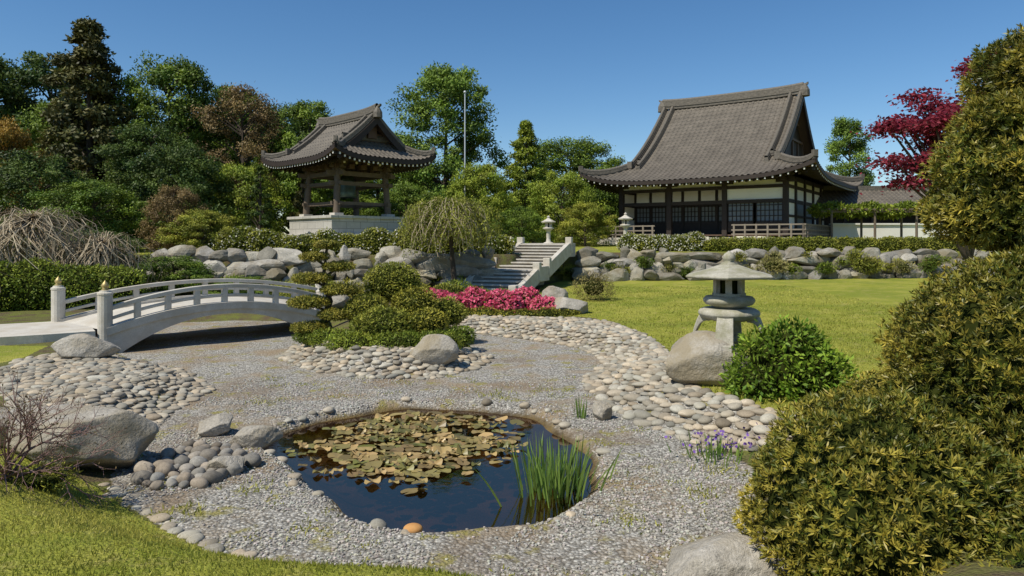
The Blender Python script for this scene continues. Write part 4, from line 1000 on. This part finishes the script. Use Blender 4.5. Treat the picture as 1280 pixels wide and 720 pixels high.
# red maple on the right
def layered(name, base, lobes, nlf, LL, mat, seed):
    r = rs(seed); e = empty(name); mb = MB(); base = np.array(base)
    fork = base + [0, 0, 1.6]; mb.add(*tube([base, base + [.05, 0, .8], fork], [.13, .11, .09]), 0, (1, 1, 1), True)
    lv = MB()
    for (c, q) in lobes:
        c = np.array(c); mid = (fork + c) / 2 + [0, 0, .25]; mb.add(*tube([fork, mid, c], [.06, .04, .012]), 0)
        n = int(nlf * q[0] * q[1]); P = np.c_[r.normal(size=(n, 2)) * np.array(q[:2]) * .5, r.normal(size=n) * q[2] * .5]
        P[:, 2] -= .12 * (P[:, 0] ** 2 + P[:, 1] ** 2) / (q[0] ** 2) * q[0]; P = P + c
        for k in range(8): a = r.randint(n); mb.add(*limb(c, P[a], .012, .004, 4), 0)
        D = r.normal(size=(n, 3)) * [1, 1, .45] + [0, 0, -.2]
        V, F = leafq(P, D, LL * r.uniform(.6, 1.3, n), LL * .55, r)
        lv.add(V, F, 0, rep4(np.stack([r.rand(n), r.uniform(.6, 1.2, n) * r.uniform(.8, 1.1), r.rand(n)], 1)))
    mb.obj('trunk', [M['bark']], e); lv.obj('leaves', [mat], e)
r = rs(9); lob = []
for k in range(32):
    zz = r.uniform(3.6, 5.95); w_ = 1.15 - .35 * abs(zz - 4.6); a = r.uniform(0, 6.28); rr = w_ * r.uniform(.25, 1)
    lob.append(((8.35 + rr * cos(a) + (zz - 4.9) * .3, 13 + rr * sin(a), zz), (.40, .40, .14)))
layered('red_maple_tree', (8.7, 13, .5), lob, 2400, .09, L['red'], 140)

# weeping trees
def weeping(name, x, y, ztop, R, drop, ns, lpm, LL, mat, tmat, seed, wid=.02, zb0=None, trunk=True, chaos=.0):
    r = rs(seed); e = empty(name); z0_ = hz(x, y) if zb0 is None else zb0; mb = MB(); lv = MB(); LP = []
    if trunk:
        mb.add(*tube([(x + .25, y, z0_ - .1), (x + .1, y, z0_ + (ztop - z0_) * .45), (x, y, ztop - .5)], [.12, .09, .06]), 0, (1, 1, 1), True)
    lobes_ = r.uniform(.7, 1.15, 9)
    for k in range(ns):
        a = r.uniform(0, 6.28); rr = R * r.uniform(.25, 1.0) * np.interp(a, np.linspace(0, 6.28, 9), lobes_) ** (1 if chaos else .4); dz = drop * r.uniform(.45, 1.15); s = np.linspace(0, 1, 9)
        hx = rr * np.minimum(1, 1.5 * s) ** .8 * (1 + .08 * s); cr = ztop - (.35 + chaos) * r.rand() - .25 * (rr / R) ** 2 * (ztop - z0_) * .5
        zz = (ztop - .6) + (cr - ztop + .6) * np.sin(np.minimum(s * 2.2, pi / 2)) - dz * np.clip(s - .45, 0, 1) ** 1.3 * 2.1
        sw = chaos * .35 * np.sin(s * r.uniform(2, 6) + r.uniform(0, 6)) * s; aj = a + sw
        C = np.c_[x + hx * np.cos(aj) + r.normal() * .05, y + hx * np.sin(aj) + r.normal() * .05, np.maximum(zz, z0_ + .05)]
        wv = np.array([-sin(a), cos(a), 0]) * wid / 2
        V = np.stack([C - wv, C + wv], 1).reshape(-1, 3); i = np.arange(8) * 2
        mb.add(V, np.stack([i, i + 1, i + 3, i + 2], 1), 1, (r.rand(), r.uniform(.5, 1.1), 0))
        if lpm:
            t_ = r.rand(lpm) ** .7; LP.append(np.c_[np.interp(t_, s, C[:, 0]), np.interp(t_, s, C[:, 1]), np.interp(t_, s, C[:, 2])] + r.normal(size=(lpm, 3)) * .05)
    mb.obj('branches', [M['bark'], tmat], e)
    if lpm:
        P = np.vstack(LP); n = len(P); cl = n3(P, 2.5, seed)
        V, F = leafq(P, r.normal(size=(n, 3)) * .6 + [0, 0, -.7], LL * r.uniform(.6, 1.3, n), LL * .4, r)
        lv.add(V, F, 0, rep4(np.stack([np.clip(.5 + .3 * cl + r.normal(size=n) * .15, 0, 1), np.clip(.9 + .25 * cl, .5, 1.2), cl], 1))); lv.obj('leaves', [mat], e)
weeping('weeping_tree', -2.45, 26.6, 4.35, 1.85, 1.3, 560, 55, .11, leafmat('leaf_weeping', (.17, .20, .03), (.40, .40, .07), .35), L['dry'], 150, chaos=.4)
weeping('weeping_bare_shrub', -16.6, 23.6, 3.9, 2.7, 2.2, 520, 6, .06, L['dry'], L['dry'], 151, .026, chaos=1.3)
weeping('weeping_bare_shrub', -14.2, 23.6, 3.0, 1.9, 1.6, 260, 6, .06, L['dry'], L['dry'], 152, .026, chaos=1.0)

# leafless foreground shrub on the left
def twigs(mb, p, d, l, rad, dep, r, tips):
    p1 = p + d * l; mb.add(*limb(p, p1, rad, rad * .68, 5), 0)
    if dep == 0: tips.append(p1); return
    for k in range(3):
        nd = nrm(d + r.normal(size=3) * .42 + [0, 0, .08]); twigs(mb, p1, nd, l * r.uniform(.62, .9), rad * .6, dep - 1, r, tips)
mb = MB(); r = rs(160); tips = []; b0 = np.array([-4.65, 6.2, hz(-4.65, 6.2) - .05])
for k in range(10): twigs(mb, b0 + [r.normal() * .05, r.normal() * .05, 0], nrm(r.normal(size=3) * [.65, .6, .2] + [.15, 0, 1.0]), r.uniform(.25, .36), .017, 4, r, tips)
T = np.array(tips); n = len(T)
V, F = leafq(T, r.normal(size=(n, 3)), .03, .012, r); mb.add(V, F, 1, rep4(r.rand(n, 3) * .5 + .4))
mb.obj('bare_shrub', [leafmat('twig_bark', (.15, .09, .075), (.22, .13, .11), 0), L['bronze']])
bush('low_conifer_shrub', [((-4.9, 5.9, .42), (.42, .35, .16)), ((-4.35, 6.3, .30), (.35, .25, .10))], 1500, .05, .012, L['hedge'], 161, 0, core=.7, shell=.16, shoots=.3)

# ------------------------------------------------------------------ light, sky, camera
EL, AZ = radians(53), radians(232)     # azimuth clockwise from +Y : left and behind the viewer
w = bpy.data.worlds.new('World'); SC.world = w; w.use_nodes = True; nt = w.node_tree; nt.nodes.clear()
sk = nt.nodes.new('ShaderNodeTexSky'); sk.sky_type = 'NISHITA'; sk.sun_disc = False; sk.sun_elevation = EL; sk.sun_rotation = AZ
sk.air_density = 1.0; sk.dust_density = .2; sk.ozone_density = 3.2; sk.altitude = 200
hs_ = nt.nodes.new('ShaderNodeHueSaturation'); hs_.inputs['Saturation'].default_value = 1.22
bg = nt.nodes.new('ShaderNodeBackground'); bg.inputs[1].default_value = .115; o = nt.nodes.new('ShaderNodeOutputWorld')
nt.links.new(sk.outputs[0], hs_.inputs['Color']); nt.links.new(hs_.outputs[0], bg.inputs[0]); nt.links.new(bg.outputs[0], o.inputs[0])
sd = bpy.data.lights.new('sun', 'SUN'); sd.energy = 5.0; sd.angle = radians(.5); sd.color = (1, .94, .82)
so_ = bpy.data.objects.new('sun', sd); COL.objects.link(so_)
from mathutils import Vector
ts = Vector((sin(AZ) * cos(EL), cos(AZ) * cos(EL), sin(EL))); so_.rotation_euler = ts.to_track_quat('Z', 'Y').to_euler(); so_.location = ts * 60
cd = bpy.data.cameras.new('camera'); cam = bpy.data.objects.new('camera', cd); COL.objects.link(cam)
cam.location = (0, 0, 2.5); cam.rotation_euler = (radians(90), 0, 0); cd.lens = 24; cd.sensor_width = 36; cd.shift_y = -60 / 1280.; cd.clip_end = 3000; cd.clip_start = .05
SC.camera = cam
SC.view_settings.view_transform = 'Standard'; SC.view_settings.look = 'None'; SC.view_settings.exposure = 0; SC.view_settings.gamma = 1
